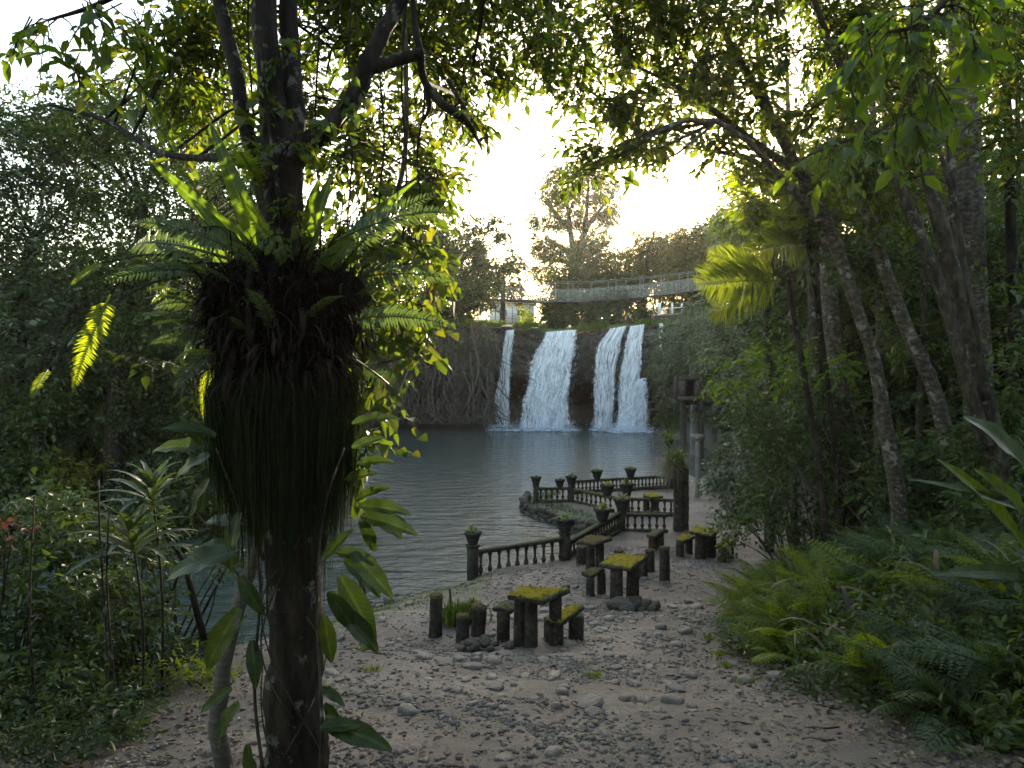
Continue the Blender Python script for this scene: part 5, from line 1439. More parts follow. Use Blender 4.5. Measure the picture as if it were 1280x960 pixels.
# ------------------------------------------------------------------ near bank on the left
def near_left():
    S = [('tall dark shrub with small leaves at the bank edge', (-4.9, 6.9), [(30, 760, 6.9, 70, 60), (90, 720, 7.1, 60, 50), (20, 680, 7.2, 55, 50), (60, 830, 6.8, 70, 60), (-30, 850, 6.6, 70, 70), (40, 640, 7.6, 50, 36), (100, 660, 7.6, 40, 36)], 'leaf_dark', .095),
         ('loose dark shrub with thin stems above the creek', (-3.95, 7.7), [(150, 750, 7.7, 40, 46), (150, 810, 7.5, 60, 50), (120, 690, 7.9, 45, 40), (170, 660, 8.2, 40, 26)], 'leaf_dark', .10),
         ('low leafy shrub on the leaf litter slope', (-3.3, 5.8), [(110, 900, 5.8, 75, 45), (40, 930, 5.6, 70, 45), (170, 930, 5.7, 45, 26), (20, 860, 6.0, 60, 50)], 'leaf_dark', .085),
         ('small green undergrowth bush below the pale cane', (-3.1, 7.2), [(240, 850, 7.3, 36, 26), (200, 880, 6.9, 46, 26), (270, 830, 7.7, 24, 20)], 'fern_green', .07),
         ('grey leaved bush at the water beside the broken sticks', (-4.4, 9.4), [(285, 690, 9.6, 22, 20), (200, 690, 9.6, 34, 18)], 'leaf_blue', .10)]
    for i, (lb, ft, cl, mt, lf) in enumerate(S):
        shrub('bank_shrub', lb, ft, cl, (M['bark_dark'], M[mt]), leaf=lf, m=7, L=.26, dens=1.6 if i < 3 else 1.2, seed=80 + i, tmpl='leaf4', stems=9)
    # slim stems
    for i, (x0, y0, x1, y1, d) in enumerate(((130, 960, 128, 600, 6.2), (140, 940, 138, 640, 6.3), (45, 960, 40, 620, 6.0), (350, 780, 240, 640, 9.0))):
        pts = [P(x0 + (x1 - x0) * t + 5 * math.sin(t * 5 + i), y0 + (y1 - y0) * t, d) for t in np.linspace(0, 1, 12)]
        pts[0] = np.array([pts[0][0], d, G(pts[0][0], d) - .05])
        tag(obj('thin_stem', MB().tube(pts, np.linspace(.013, .006, 12), 6, .1), M['bark_dark'], None, True, at=pts[0]), 'thin bare dark stem rising from the bank undergrowth', 'stem', 'bare stems in the bank undergrowth')
    # crossed broken sticks
    for i, (pp, lb) in enumerate(([[(256, 800), (240, 740), (228, 700), (205, 665)], 'dark broken sapling leaning over the creek edge'], [[(190, 790), (215, 740), (226, 705)], 'short dark stick crossing the broken sapling'], [[(232, 690), (205, 660), (195, 640)], 'thin dead stick poking out over the creek'])):
        pts = curve([P(a, b, 8.3 + .1 * i) for a, b in pp], 10)
        tag(obj('dead_stick', MB().tube(pts, np.linspace(.045, .02, 10) * (1 if i == 0 else .6), 7, .15, i), M['bark_dark'], None, True, at=pts[0]), lb, 'stick')
    # rosette plants
    lm = [strap_mesh('leaf', .70, .105, M['leaf_blade'], .42, .75, .08, i, .3, 12, .7, 5) for i in range(3)]
    r = RNG(7)
    for k, (px, py, d, n, sc, lb) in enumerate(((165, 665, 6.6, 24, 1.0, 'rosette plant with glossy strap leaves over the creek shrubs'), (190, 610, 7.0, 20, .95, 'upper rosette plant with arching blades beside the paddle leaves'))):
        c = P(px, py, d); ft = np.array([c[0] + .1, d, G(c[0] + .1, d) - .05])
        root = thing('rosette_plant', lb, 'plant', ft)
        obj('cane', MB().tube(curve([ft, ft * .5 + c * .5 + [.05, 0, 0], c], 10), np.linspace(.014, .010, 10), 7, .1), M['bark_dark'], root, smooth=True)
        for i in range(n):
            place('leaf', lm[i % 3], root, c + [0, 0, -.01 * i], i * 2.4 + r.normal(0, .2), -.1 - .35 * (i / n) + .6 * (1 - i / n), r.normal(0, .1), sc * (.6 + .45 * i / n))
    shrub('red_leaf_shrub', 'small shrub with red new leaves at the bank edge', (-4.95, 6.6), [(10, 668, 6.6, 16, 13)], (M['bark_dark'], M['leaf_red']), leaf=.09, m=6, L=.2, dens=.3, seed=95, stems=3)
near_left()

# ------------------------------------------------------------------ the fig on the cliff and the far trees
def fig():
    root = tree('fig_tree', 'dark crowned fig leaning over the cliff with roots reaching the pool', [[(520, 412, 67.5, 14), (530, 380, 67, 10), (550, 350, 66, 8), (575, 325, 65, 5), (600, 305, 64, 3)], [(535, 405, 67.5, 7), (560, 395, 67, 6), (600, 380, 66, 3)]],
         [(585, 298, 64, 26, 24), (612, 322, 64, 22, 22), (565, 330, 65, 30, 26), (598, 356, 64, 30, 14), (545, 288, 65, 26, 26), (625, 285, 66, 16, 14), (510, 320, 66, 40, 40), (470, 330, 66, 40, 50), (560, 375, 66, 30, 20), (505, 385, 66, 40, 30)],
         (M['bark_mid'], M['leaf_dark']), leaf=.36, m=7, L=.9, dens=3.2, seed=51, tmpl='leaf2')
    r = RNG(52); mb = MB()
    for i in range(170):
        px = 470 + r.random() * 145; d = 67.0 - r.random() * 2.2
        y0 = 400 + r.random() ** 1.5 * 80; y1 = 532 - r.random() * 5
        if r.random() < .5: y1 = min(528, y0 + 25 + r.random() * 60)
        n = 11; t = np.linspace(0, 1, n); dx = r.normal(0, 22); f1 = 3 + 6 * r.random(); am = 2 + 5 * r.random()
        pts = [P(px + dx * q + am * math.sin(q * f1 + i), y0 + (y1 - y0) * q, d - .7 * q - .5 * math.sin(q * 4 + i)) for q in t]
        mb.tube(pts, np.linspace(.034, .018, n) * (1 + 2.4 * (r.random() < .15)), 4, cap=False)
    for i in range(70):                                # spreading tangle along the water line
        px = 490 + r.random() * 130; d = 66.2 - r.random()
        pts = [P(px, 495 + r.random() * 12, d), P(px + r.normal(0, 8), 512, d - .4), P(px + r.normal(0, 18), 530, d - .8)]
        mb.tube(curve(pts, 7), np.linspace(.07, .04, 7), 4, cap=False)
    for i in range(60):
        px = 500 + r.random() * 110; py = 400 + r.random() * 60; d = 66.6
        pts = [P(px, py, d), P(px + r.normal(0, 20), py + r.normal(4, 10), d - .4), P(px + r.normal(0, 40), py + r.normal(14, 16), d - .3)]
        mb.tube(curve(pts, 7), np.linspace(.05, .02, 7), 4, cap=False)
    stuff(obj('root_curtain', mb, M['root'], root))
    for i, pp in enumerate(([(595, 455), (602, 480), (612, 505), (606, 531)], [(585, 450), (600, 490), (590, 531)], [(560, 470), (568, 500), (556, 531)], [(608, 460), (612, 500), (618, 531)], [(545, 455), (540, 495), (548, 530)], [(590, 445), (615, 475), (640, 505), (650, 520)])):
        obj('root', MB().tube(curve([P(a, b, 65.9 - .3 * (k > 1)) for k, (a, b) in enumerate(pp)], 12), np.linspace(.16, .11, 12) * (.45 if i == 5 else 1), 7, .15, i), M['root'], root, smooth=True)
fig()
tree('cliff_creeper', 'leafy creeper spilling down the rock among the fig roots', [[(560, 400, 67.2, 2), (565, 420, 66.6, 1.5), (570, 440, 66.2, 1)]],
     [(490, 420, 66, 22, 20), (530, 410, 66, 22, 14), (565, 425, 65.8, 16, 18), (600, 412, 66.4, 16, 12), (520, 455, 65.8, 14, 16), (585, 460, 65.6, 8, 14), (612, 430, 66.6, 8, 18), (480, 470, 65.5, 16, 24)],
     (M['bark_mid'], M['leaf_blue']), leaf=.3, m=8, L=.8, dens=.9, droop=1.0, seed=57, cat='creeper', branch=False)

def plateau_trees():
    tree('tall_tree', 'tall open crowned tree rising hazily behind the footbridge', [[(714, None, 96, 6), (716, 330, 96, 4.5), (712, 280, 96, 3), (706, 240, 96, 1.6)], [(716, 340, 96, 4), (730, 290, 96, 3), (735, 240, 96, 1.6), (735, 215, 96, 1)]],
         [(705, 218, 96, 22, 16), (735, 214, 96, 24, 14), (755, 235, 97, 20, 16), (690, 245, 96, 20, 16), (720, 245, 96, 22, 14), (765, 262, 97, 14, 18), (685, 275, 95, 22, 14), (715, 275, 96, 20, 12), (745, 270, 97, 22, 16), (678, 305, 95, 20, 14), (700, 315, 95, 20, 14), (740, 300, 96, 20, 14), (680, 335, 95, 18, 14)],
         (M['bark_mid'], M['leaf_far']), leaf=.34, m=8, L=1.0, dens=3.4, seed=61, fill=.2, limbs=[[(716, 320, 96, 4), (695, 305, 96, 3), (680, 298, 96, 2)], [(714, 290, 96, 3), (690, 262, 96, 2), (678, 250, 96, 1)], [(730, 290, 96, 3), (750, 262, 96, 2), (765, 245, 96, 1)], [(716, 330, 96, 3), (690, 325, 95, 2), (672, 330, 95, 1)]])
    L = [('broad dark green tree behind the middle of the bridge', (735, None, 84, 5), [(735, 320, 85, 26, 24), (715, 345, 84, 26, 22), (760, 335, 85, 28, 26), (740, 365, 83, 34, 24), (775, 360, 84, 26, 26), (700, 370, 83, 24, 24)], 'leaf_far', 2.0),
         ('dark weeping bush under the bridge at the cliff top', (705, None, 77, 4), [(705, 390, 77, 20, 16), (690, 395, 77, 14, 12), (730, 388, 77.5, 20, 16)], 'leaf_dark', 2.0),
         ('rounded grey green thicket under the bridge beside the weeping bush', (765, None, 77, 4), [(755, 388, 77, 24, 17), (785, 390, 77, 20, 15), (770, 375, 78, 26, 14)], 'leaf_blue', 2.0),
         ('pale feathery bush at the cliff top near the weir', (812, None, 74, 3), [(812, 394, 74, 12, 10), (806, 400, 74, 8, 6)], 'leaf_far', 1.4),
         ('tree below the sun beyond the bridge, golden haze put into its leaf colour', (800, None, 92, 5), [(800, 312, 92, 24, 22), (825, 312, 91, 24, 20), (845, 300, 92, 18, 14), (820, 335, 91, 26, 24), (790, 345, 90, 24, 20), (840, 325, 92, 22, 20), (830, 355, 90, 30, 20)], 'leaf_sun_tint', 1.5),
         ('tall tree where the bridge meets the forest, golden light put into its leaf colour', (880, None, 82, 6), [(865, 310, 83, 26, 22), (890, 300, 82, 28, 26), (850, 335, 84, 24, 22), (880, 340, 82, 34, 28), (905, 330, 80, 30, 40), (860, 372, 82, 36, 22), (910, 285, 80, 20, 24)], 'leaf_sun_tint', 1.7),
         ('thin tree beside the white shed, sunlight put into its leaf colour', (628, None, 78, 4), [(630, 345, 79, 18, 16), (640, 330, 79, 14, 12), (615, 360, 78, 16, 16), (640, 365, 79, 12, 12), (648, 350, 79, 8, 14)], 'leaf_sun_tint', .9),
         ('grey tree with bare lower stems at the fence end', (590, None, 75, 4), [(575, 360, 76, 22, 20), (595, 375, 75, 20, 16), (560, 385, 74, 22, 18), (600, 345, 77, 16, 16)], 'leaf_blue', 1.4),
         ('low bright bush at the corner of the white shed', (658, None, 80, 2), [(658, 398, 80, 6, 5)], 'fern_green', 2.0)]
    for i, (lb, tr, cl, mt, dn) in enumerate(L):
        b = cl[0]
        tree('plateau_tree' if 'bush' not in lb and 'thicket' not in lb else 'plateau_bush', lb, [[tr, ((tr[0] + b[0]) / 2, (foot_py(tr[0], tr[2]) + b[1]) / 2, (tr[2] + b[2]) / 2, tr[3] * .8), (b[0], b[1], b[2], tr[3] * .4)]], cl, (M['bark_mid'], M[mt]), leaf=.36, m=7, L=.9, dens=dn * 2.6, seed=100 + i, cat='tree' if 'bush' not in lb and 'thicket' not in lb else 'bush')
    # a sparse dead-topped tree in front of the sun
    tree('bare_tree', 'thin half bare tree top standing against the sun', [[(806, None, 88, 3), (808, 330, 88, 2.2), (815, 300, 88, 1.4), (822, 278, 88, .7)]], [(820, 290, 88, 10, 10), (804, 305, 88, 10, 9), (832, 300, 88, 8, 8)], (M['bark_mid'], M['leaf_sun_tint']), leaf=.4, m=5, L=1.0, dens=.45, seed=130)
plateau_trees()

# ------------------------------------------------------------------ creeper on the cliff and the ruin
def creepers():
    tree('creeper_thicket', 'grey green creeper thicket spilling over the cliff above the ruin', [[(880, 430, 54, 6), (870, 440, 53, 5), (850, 450, 53, 3)]],
         [(845, 412, 57, 22, 18), (870, 400, 55, 28, 24), (838, 440, 56, 20, 18), (865, 432, 52, 26, 24), (895, 415, 50, 32, 30), (826, 458, 60, 10, 9), (840, 458, 54, 14, 12), (900, 455, 47, 34, 26), (884, 462, 46, 10, 12), (925, 440, 44, 34, 40), (905, 490, 44, 30, 12), (890, 503, 43.5, 14, 6), (930, 490, 42, 30, 22), (838, 490, 55, 12, 16)],
         (M['bark_mid'], M['leaf_blue']), leaf=.26, m=8, L=.8, dens=2.4, droop=.95, seed=71, cat='creeper', branch=False)
    tree('cliff_bush', 'dark ferny bush hanging beside the low water spout', [[(822, 470, 57, 3), (818, 465, 57, 2)]], [(823, 462, 60, 10, 10), (834, 510, 56, 12, 22), (842, 520, 54, 14, 18)], (M['bark_mid'], M['leaf_dark']), leaf=.3, m=8, L=.7, dens=2.2, droop=.8, seed=72, cat='bush', branch=False)
    shrub('hanging_creeper', 'creeper trailing in strands off the columns of the ruin', (12.5, 42.5), [(880, 508, 42.6, 10, 8), (900, 515, 42.6, 14, 16), (920, 520, 42.5, 14, 20)], (M['bark_mid'], M['leaf_blue']), leaf=.2, m=8, L=.6, dens=1.6, droop=1.2, seed=73, cat='creeper', tmpl='leaf2')
creepers()

# ------------------------------------------------------------------ forest on the right
def right_forest():
    tree('leaning_tree', 'slim pale trunk tree leaning over the path towards the pool', [[(1128, None, 11, 10.5), (1122, 620, 11, 9), (1108, 540, 11, 8.5), (1092, 450, 11, 8), (1072, 390, 11, 7.8), (1045, 310, 11, 8), (1020, 250, 11, 7.5), (998, 212, 11, 7), (965, 150, 10.8, 6), (935, 95, 10.5, 5), (905, 40, 10.2, 4), (880, -20, 10, 3)]],
         [(715, 55, 9, 36, 42), (745, 120, 9, 34, 34), (770, 50, 9.5, 42, 42), (795, 130, 9.5, 34, 40), (785, 185, 9, 22, 22), (745, 190, 8.7, 26, 16), (735, 215, 8.6, 14, 10), (830, 50, 10, 46, 46), (850, 120, 10, 42, 36), (880, 50, 10, 46, 50), (905, 120, 10.5, 42, 42), (930, 50, 10.5, 50, 50), (900, 185, 11, 40, 26), (950, 130, 11, 40, 40), (845, 175, 10.5, 22, 16), (690, 20, 8.5, 36, 26), (930, 230, 11, 26, 26), (780, -40, 9, 120, 40), (930, -40, 9.5, 120, 40)],
         (M['bark_pale'], M['leaf_canopy']), leaf=.15, m=7, L=.45, dens=1.55, tmpl='leaf4', seed=141, twig=True, sides=12, fill=.12,
         limbs=[[(998, 214, 11, 6), (960, 190, 10.8, 5), (920, 160, 10.5, 4.2), (880, 130, 10.2, 3.5), (840, 105, 9.8, 2.5), (790, 80, 9.5, 1.5)], [(1020, 250, 11, 6), (985, 235, 11.2, 5), (940, 200, 11.2, 4), (900, 190, 11, 2.5)], [(965, 150, 10.8, 4), (950, 90, 11, 3.5), (945, 20, 11, 3), (940, -60, 11, 2)]])
    tree('stemmy_tree', 'clump tree of several dark slanting stems above the fern bank', [
        [(1262, None, 9.5, 14.0), (1245, 570, 9.5, 12.5), (1222, 470, 9.5, 11.3), (1200, 380, 9.5, 10.1), (1180, 300, 9.5, 9.4), (1162, 230, 9.6, 7.8), (1150, 140, 9.7, 7.0), (1145, 40, 9.8, 5.5), (1140, -60, 9.8, 4.7)],
        [(1235, 560, 9.4, 8.6), (1215, 500, 9.3, 8.6), (1190, 410, 9.3, 7.8), (1160, 320, 9.2, 7.0), (1130, 245, 9.2, 6.2), (1100, 190, 9.2, 5.5), (1070, 120, 9.2, 4.7), (1040, 60, 9.2, 3.9), (1010, -20, 9.2, 3.1)],
        [(1225, 480, 9.6, 5.5), (1212, 400, 9.7, 4.7), (1195, 320, 9.8, 4.7), (1190, 230, 9.8, 3.9), (1185, 130, 9.8, 3.1)],
        [(1232, 500, 9.3, 4.7), (1222, 420, 9.2, 3.9), (1205, 330, 9.2, 3.5), (1195, 260, 9.2, 3.1), (1170, 170, 9.2, 2.3), (1160, 90, 9.2, 2.0)]],
         [(1010, 60, 9.5, 44, 46), (1050, 120, 9.6, 42, 40), (1060, 40, 9.4, 46, 46), (1100, 110, 9.8, 40, 40), (1130, 40, 9.8, 50, 46), (1080, 190, 10.5, 44, 36), (1040, 220, 11, 40, 34), (1150, 150, 10.5, 36, 40), (1120, 240, 11, 40, 36), (1240, 60, 10, 44, 60), (1255, 160, 10, 36, 50), (1090, -50, 9.2, 130, 40), (1260, -30, 9.5, 70, 50)],
         (M['bark_mid'], M['leaf_canopy']), leaf=.15, m=7, L=.45, dens=1.5, tmpl='leaf4', seed=142, twig=True, sides=12, fill=.12)
    tree('patchy_bark_tree', 'tall straight trunk with pale lichen patches behind the slanting stems', [[(1225, None, 12.5, 19), (1222, 450, 12.5, 17), (1214, 320, 12.5, 17), (1207, 180, 12.5, 16.5), (1204, 60, 12.5, 16), (1202, -80, 12.5, 15)]],
         [(1250, 260, 13, 44, 50), (1180, 60, 13, 50, 50), (1270, 340, 12.5, 40, 46), (1265, 60, 14, 40, 60)], (M['bark_pale'], M['leaf_dark']), leaf=.17, m=7, L=.5, dens=1.6, seed=143, sides=14)
    tree('curving_tree', 'thin pale curving trunk between the leaning tree and the slanting stems', [[(1200, None, 11.8, 11), (1185, 560, 11.8, 10), (1165, 480, 11.8, 9), (1135, 415, 11.8, 8), (1110, 350, 11.8, 7.5), (1092, 290, 11.8, 7), (1070, 230, 11.8, 6), (1062, 150, 11.8, 5)]],
         [(1070, 300, 12.5, 40, 36), (1020, 310, 13, 36, 34), (1130, 330, 12.5, 36, 36), (1055, 250, 12.5, 34, 26)], (M['bark_pale'], M['leaf_dark']), leaf=.16, m=7, L=.45, dens=1.5, seed=144)
    B = [('straight_tree', 'straight dark trunk beside the pale twin at the fern bank edge', [(1031, None, 16, 10), (1024, 560, 16, 9.5), (1020, 440, 16, 9), (1016, 330, 16, 8), (1012, 220, 16, 6)], [(1000, 260, 17, 50, 44), (960, 320, 18, 44, 40), (1030, 330, 17, 44, 40), (985, 380, 18, 44, 36), (940, 270, 18, 36, 34)], 'bark_mid', 'leaf_dark'),
         ('straight_tree', 'thick mottled trunk in the middle of the straight trunks', [(1064, None, 15.5, 14), (1055, 570, 15.5, 13), (1046, 470, 15.5, 12), (1038, 380, 15.5, 11), (1032, 280, 15.5, 9)], [(1090, 380, 17, 48, 44), (1060, 440, 17.5, 40, 36), (1110, 450, 17, 44, 40)], 'bark_pale', 'leaf_dark'),
         ('straight_tree', 'thin pale trunk between the dark and the mottled trunks', [(1043, None, 17, 7), (1036, 500, 17, 6.5), (1030, 400, 17, 6), (1028, 300, 17, 5)], [(1040, 200, 18, 50, 40)], 'bark_pale', 'leaf_dark'),
         ('forest_tree', 'dark forest tree filling the slope behind the slanting stems', [(1190, None, 20, 12), (1185, 480, 20, 10), (1180, 350, 20, 8), (1175, 250, 20, 6)], [(1180, 250, 21, 60, 56), (1240, 230, 21, 60, 60), (1150, 350, 20, 56, 50), (1230, 350, 20, 60, 56), (1190, 440, 19, 60, 50), (1260, 450, 18, 56, 56), (1130, 440, 20, 44, 44), (1120, 270, 22, 50, 50)], 'bark_dark', 'leaf_dark'),
         ('forest_tree', 'dense forest tree on the slope behind the palm fronds', [(985, None, 26, 9), (985, 450, 26, 8), (980, 350, 26, 6), (975, 280, 26, 4)], [(960, 300, 27, 46, 44), (930, 360, 28, 40, 36), (985, 400, 26, 50, 44), (1040, 380, 26, 46, 46), (930, 420, 27, 40, 36), (970, 470, 24, 46, 36), (1030, 480, 23, 50, 44), (920, 290, 30, 30, 40), (1090, 500, 22, 50, 44)], 'bark_dark', 'leaf_blue'),
         ('forest_tree', 'tallest forest tree closing the top of the slope behind the leaning trunk', [(1120, None, 30, 10), (1115, 300, 30, 9), (1110, 150, 30, 7), (1105, 50, 30, 5)], [(1090, 90, 32, 70, 60), (1180, 110, 32, 70, 70), (1260, 120, 31, 60, 80), (1060, 200, 30, 60, 60), (1140, 210, 30, 60, 60), (1250, 230, 30, 60, 60), (1040, 300, 29, 60, 50)], 'bark_dark', 'leaf_dark')]
    for i, (nm, lb, tr, cl, bm, lm) in enumerate(B):
        tree(nm, lb, [tr], cl, (M[bm], M[lm]), leaf=.17 if tr[0][2] < 18 else (.22 if tr[0][2] < 28 else .3), m=7, L=.55, dens=1.9, seed=150 + i, sides=11)
    tree('overhanging_branch', 'low branch of large glowing yellow green leaves under the high canopy', [[(1142, -30, 9.8, 5), (1175, -70, 8.0, 5), (1215, -50, 6.0, 6), (1190, -10, 5.2, 5), (1150, 30, 5.2, 4), (1110, 40, 5.2, 2)]],
         [(1110, 20, 5.2, 44, 30), (1155, 40, 5.2, 40, 36), (1150, 110, 5.3, 26, 36), (1085, 75, 5.4, 26, 22), (1180, 20, 5.4, 36, 30), (1135, 130, 5.4, 18, 26), (1215, 20, 5.3, 30, 16)], (M['bark_mid'], M['leaf_near']), leaf=.17, m=6, L=.3, dens=.85, tmpl='leaf4', seed=161, droop=.8, twig=True, cat='branch')
    tree('overhanging_branch', 'side spray of row on row leaves lit from behind over the path', [[(1098, 188, 9.2, 4), (1125, 172, 8, 3), (1115, 166, 7.2, 3), (1080, 170, 7, 2.5), (1030, 185, 7, 2), (1000, 200, 7, 1)]], [(1040, 188, 7, 40, 10, .3), (1090, 172, 7, 26, 10, .3)], (M['bark_mid'], M['leaf_near']), leaf=.16, m=8, L=.4, dens=1.0, tmpl='leaf4', seed=162, droop=.9, twig=True, cat='branch')
right_forest()
def right_wall():
    T = [('slim upright grey trunk standing close beside the leaning pale tree', 1100, 13.2, 5.5, 'bark_pale'), ('slim dark trunk between the mottled trunk and the leaning tree', 1086, 16.5, 6, 'bark_dark'), ('thin upright trunk just behind the curving pale trunk', 1152, 14.2, 5, 'bark_mid'),
         ('thin pole like trunk in the shadow of the slanting stems', 1192, 15.0, 6, 'bark_pale'), ('slim mossy trunk in front of the creeper thicket', 962, 19.0, 6, 'bark_mid'), ('slim trunk rising out of the glossy shrub', 994, 17.0, 5, 'bark_pale'), ('dark slim trunk above the huge paddle leaves', 1268, 11.0, 8, 'bark_dark')]
    for i, (lb, px, d, rp, bm) in enumerate(T):
        tree('slim_tree', lb, [[(px, None, d, rp), (px - 3, 540, d, rp * .95), (px + 4 * math.sin(i), 380, d, rp * .85), (px - 6, 230, d, rp * .7), (px - 10, 90, d, rp * .5)]],
             [(px - 20, 210, d + .3, 30, 26), (px + 24, 270, d + .2, 28, 24), (px - 18, 345, d - .2, 26, 22), (px + 14, 420, d - .3, 24, 20)], (M[bm], M['leaf_mid']), leaf=.15, m=7, L=.45, dens=.9, tmpl='leaf4', seed=190 + i, sides=10, droop=.5, twig=True)
right_wall()

def palms():
    fm = [frond_mesh('frond', 2.1, 46, .80, M['fern_green'], .26 + .08 * i, 'narrow', .34, 60 + i, .25, .3, .3) for i in range(3)]
    flat = [frond_mesh('frond', 2.1, 48, .85, M['fern_green'], .10, 'narrow', .34, 66 + i, .12, .3, .15) for i in range(2)]
    for k, (lb, d, crown, tr, fr) in enumerate((
        ('feather palm with a bright backlit frond in front of the sunlit gap', 13.0, (1010, 300), 1058, [((1012, 300), (898, 222)), ((1012, 298), (950, 200)), ((1005, 305), (905, 285)), ((1012, 300), (1075, 235)), ((1008, 305), (955, 345))]),
        ('lower feather palm whose fronds droop towards the creeper thicket', 12.6, (985, 350), 1040, [((975, 350), (868, 372)), ((975, 348), (880, 330)), ((975, 352), (905, 415))]),
        ('small feather palm high in the slanting stems', 14.0, (1270, 20), 1272, [((1265, 20), (1200, 20)), ((1265, 20), (1215, 70)), ((1270, 15), (1240, -40)), ((1268, 22), (1250, 90))]))):
        c = P(*crown, d); x = (tr - 640) / F * d; ft = np.array([x, d, G(x, d) - .1])
        root = thing('palm', lb, 'palm', ft)
        obj('trunk', MB().tube(curve([ft, ft * .5 + c * .5 + [.06, 0, 0], c], 14), np.linspace(.06, .04, 14), 9, .06), M['bark_dark'], root, smooth=True)
        for i, (s, e) in enumerate(fr):
            a = P(*s, d); b = P(e[0], e[1], d - .6 * math.sin(i * 2.0 + k))
            ln = float(np.linalg.norm(b - a))
            o = place('frond', flat[i % 2] if i < 2 else fm[i % 3], root, a, 0, scale=max(.6, ln / (2.0 if i < 2 else 1.75))); aim(o, b - a + np.array([0, 0, (.08 if i < 2 else .38) * ln]), (.1, -1, .5))
palms()

def right_shrubs():
    S = [('leafy shrub overhanging the path beyond the last bench', (6.1, 15.6), [(915, 590, 15.3, 28, 34), (905, 640, 15.6, 20, 26), (935, 555, 15.6, 34, 30), (950, 610, 15.3, 34, 40)], 'leaf_blue', .13),
         ('glossy green shrub where the path bends to the pillar', (5.9, 14.0), [(960, 540, 14, 40, 30), (985, 590, 14, 40, 44), (950, 650, 13.8, 40, 34), (1000, 640, 13.5, 36, 40), (925, 500, 14.5, 30, 18)], 'leaf_dark', .13),
         ('tall shrub among the straight trunks', (7.6, 15.2), [(1010, 500, 15.2, 36, 36), (1050, 540, 15, 36, 40), (1080, 600, 14.5, 40, 44), (1030, 600, 14.6, 30, 40)], 'leaf_dark', .14),
         ('dark shrub between the leaning trunk and the slanting stems', (7.2, 12.0), [(1150, 560, 12, 44, 44), (1180, 620, 11.6, 44, 40), (1110, 620, 12, 36, 36), (1210, 540, 12, 40, 44)], 'leaf_dark', .14),
         ('shadowy shrub under the slanting stems beside the huge paddle leaves', (7.4, 9.8), [(1250, 560, 9.8, 40, 50), (1275, 480, 10, 40, 50), (1240, 640, 9.4, 46, 36)], 'leaf_dark', .13),
         ('light branch of broad leaves reaching over the bushes', (7.0, 13.0), [(960, 450, 12.8, 40, 8, .5), (1000, 470, 12.8, 36, 12, .5), (920, 470, 12.8, 24, 6, .4), (1040, 455, 12.8, 26, 10, .4)], 'leaf_near', .15),
         ('grey leaved bush hiding the foot of the ruin', (11.5, 30.5), [(900, 590, 30, 22, 16), (930, 570, 30, 34, 26), (965, 560, 29, 34, 30), (890, 605, 28, 14, 10)], 'leaf_blue', .2)]
    for i, (lb, ft, cl, mt, lf) in enumerate(S):
        shrub('slope_shrub' if i != 6 else 'waterside_bush', lb, ft, cl, (M['bark_mid'], M[mt]), leaf=lf, m=8, L=.4, dens=1.7 if i != 5 else 1.0, seed=170 + i, tmpl='leaf4' if i < 6 else 'leaf2', stems=8)
right_shrubs()

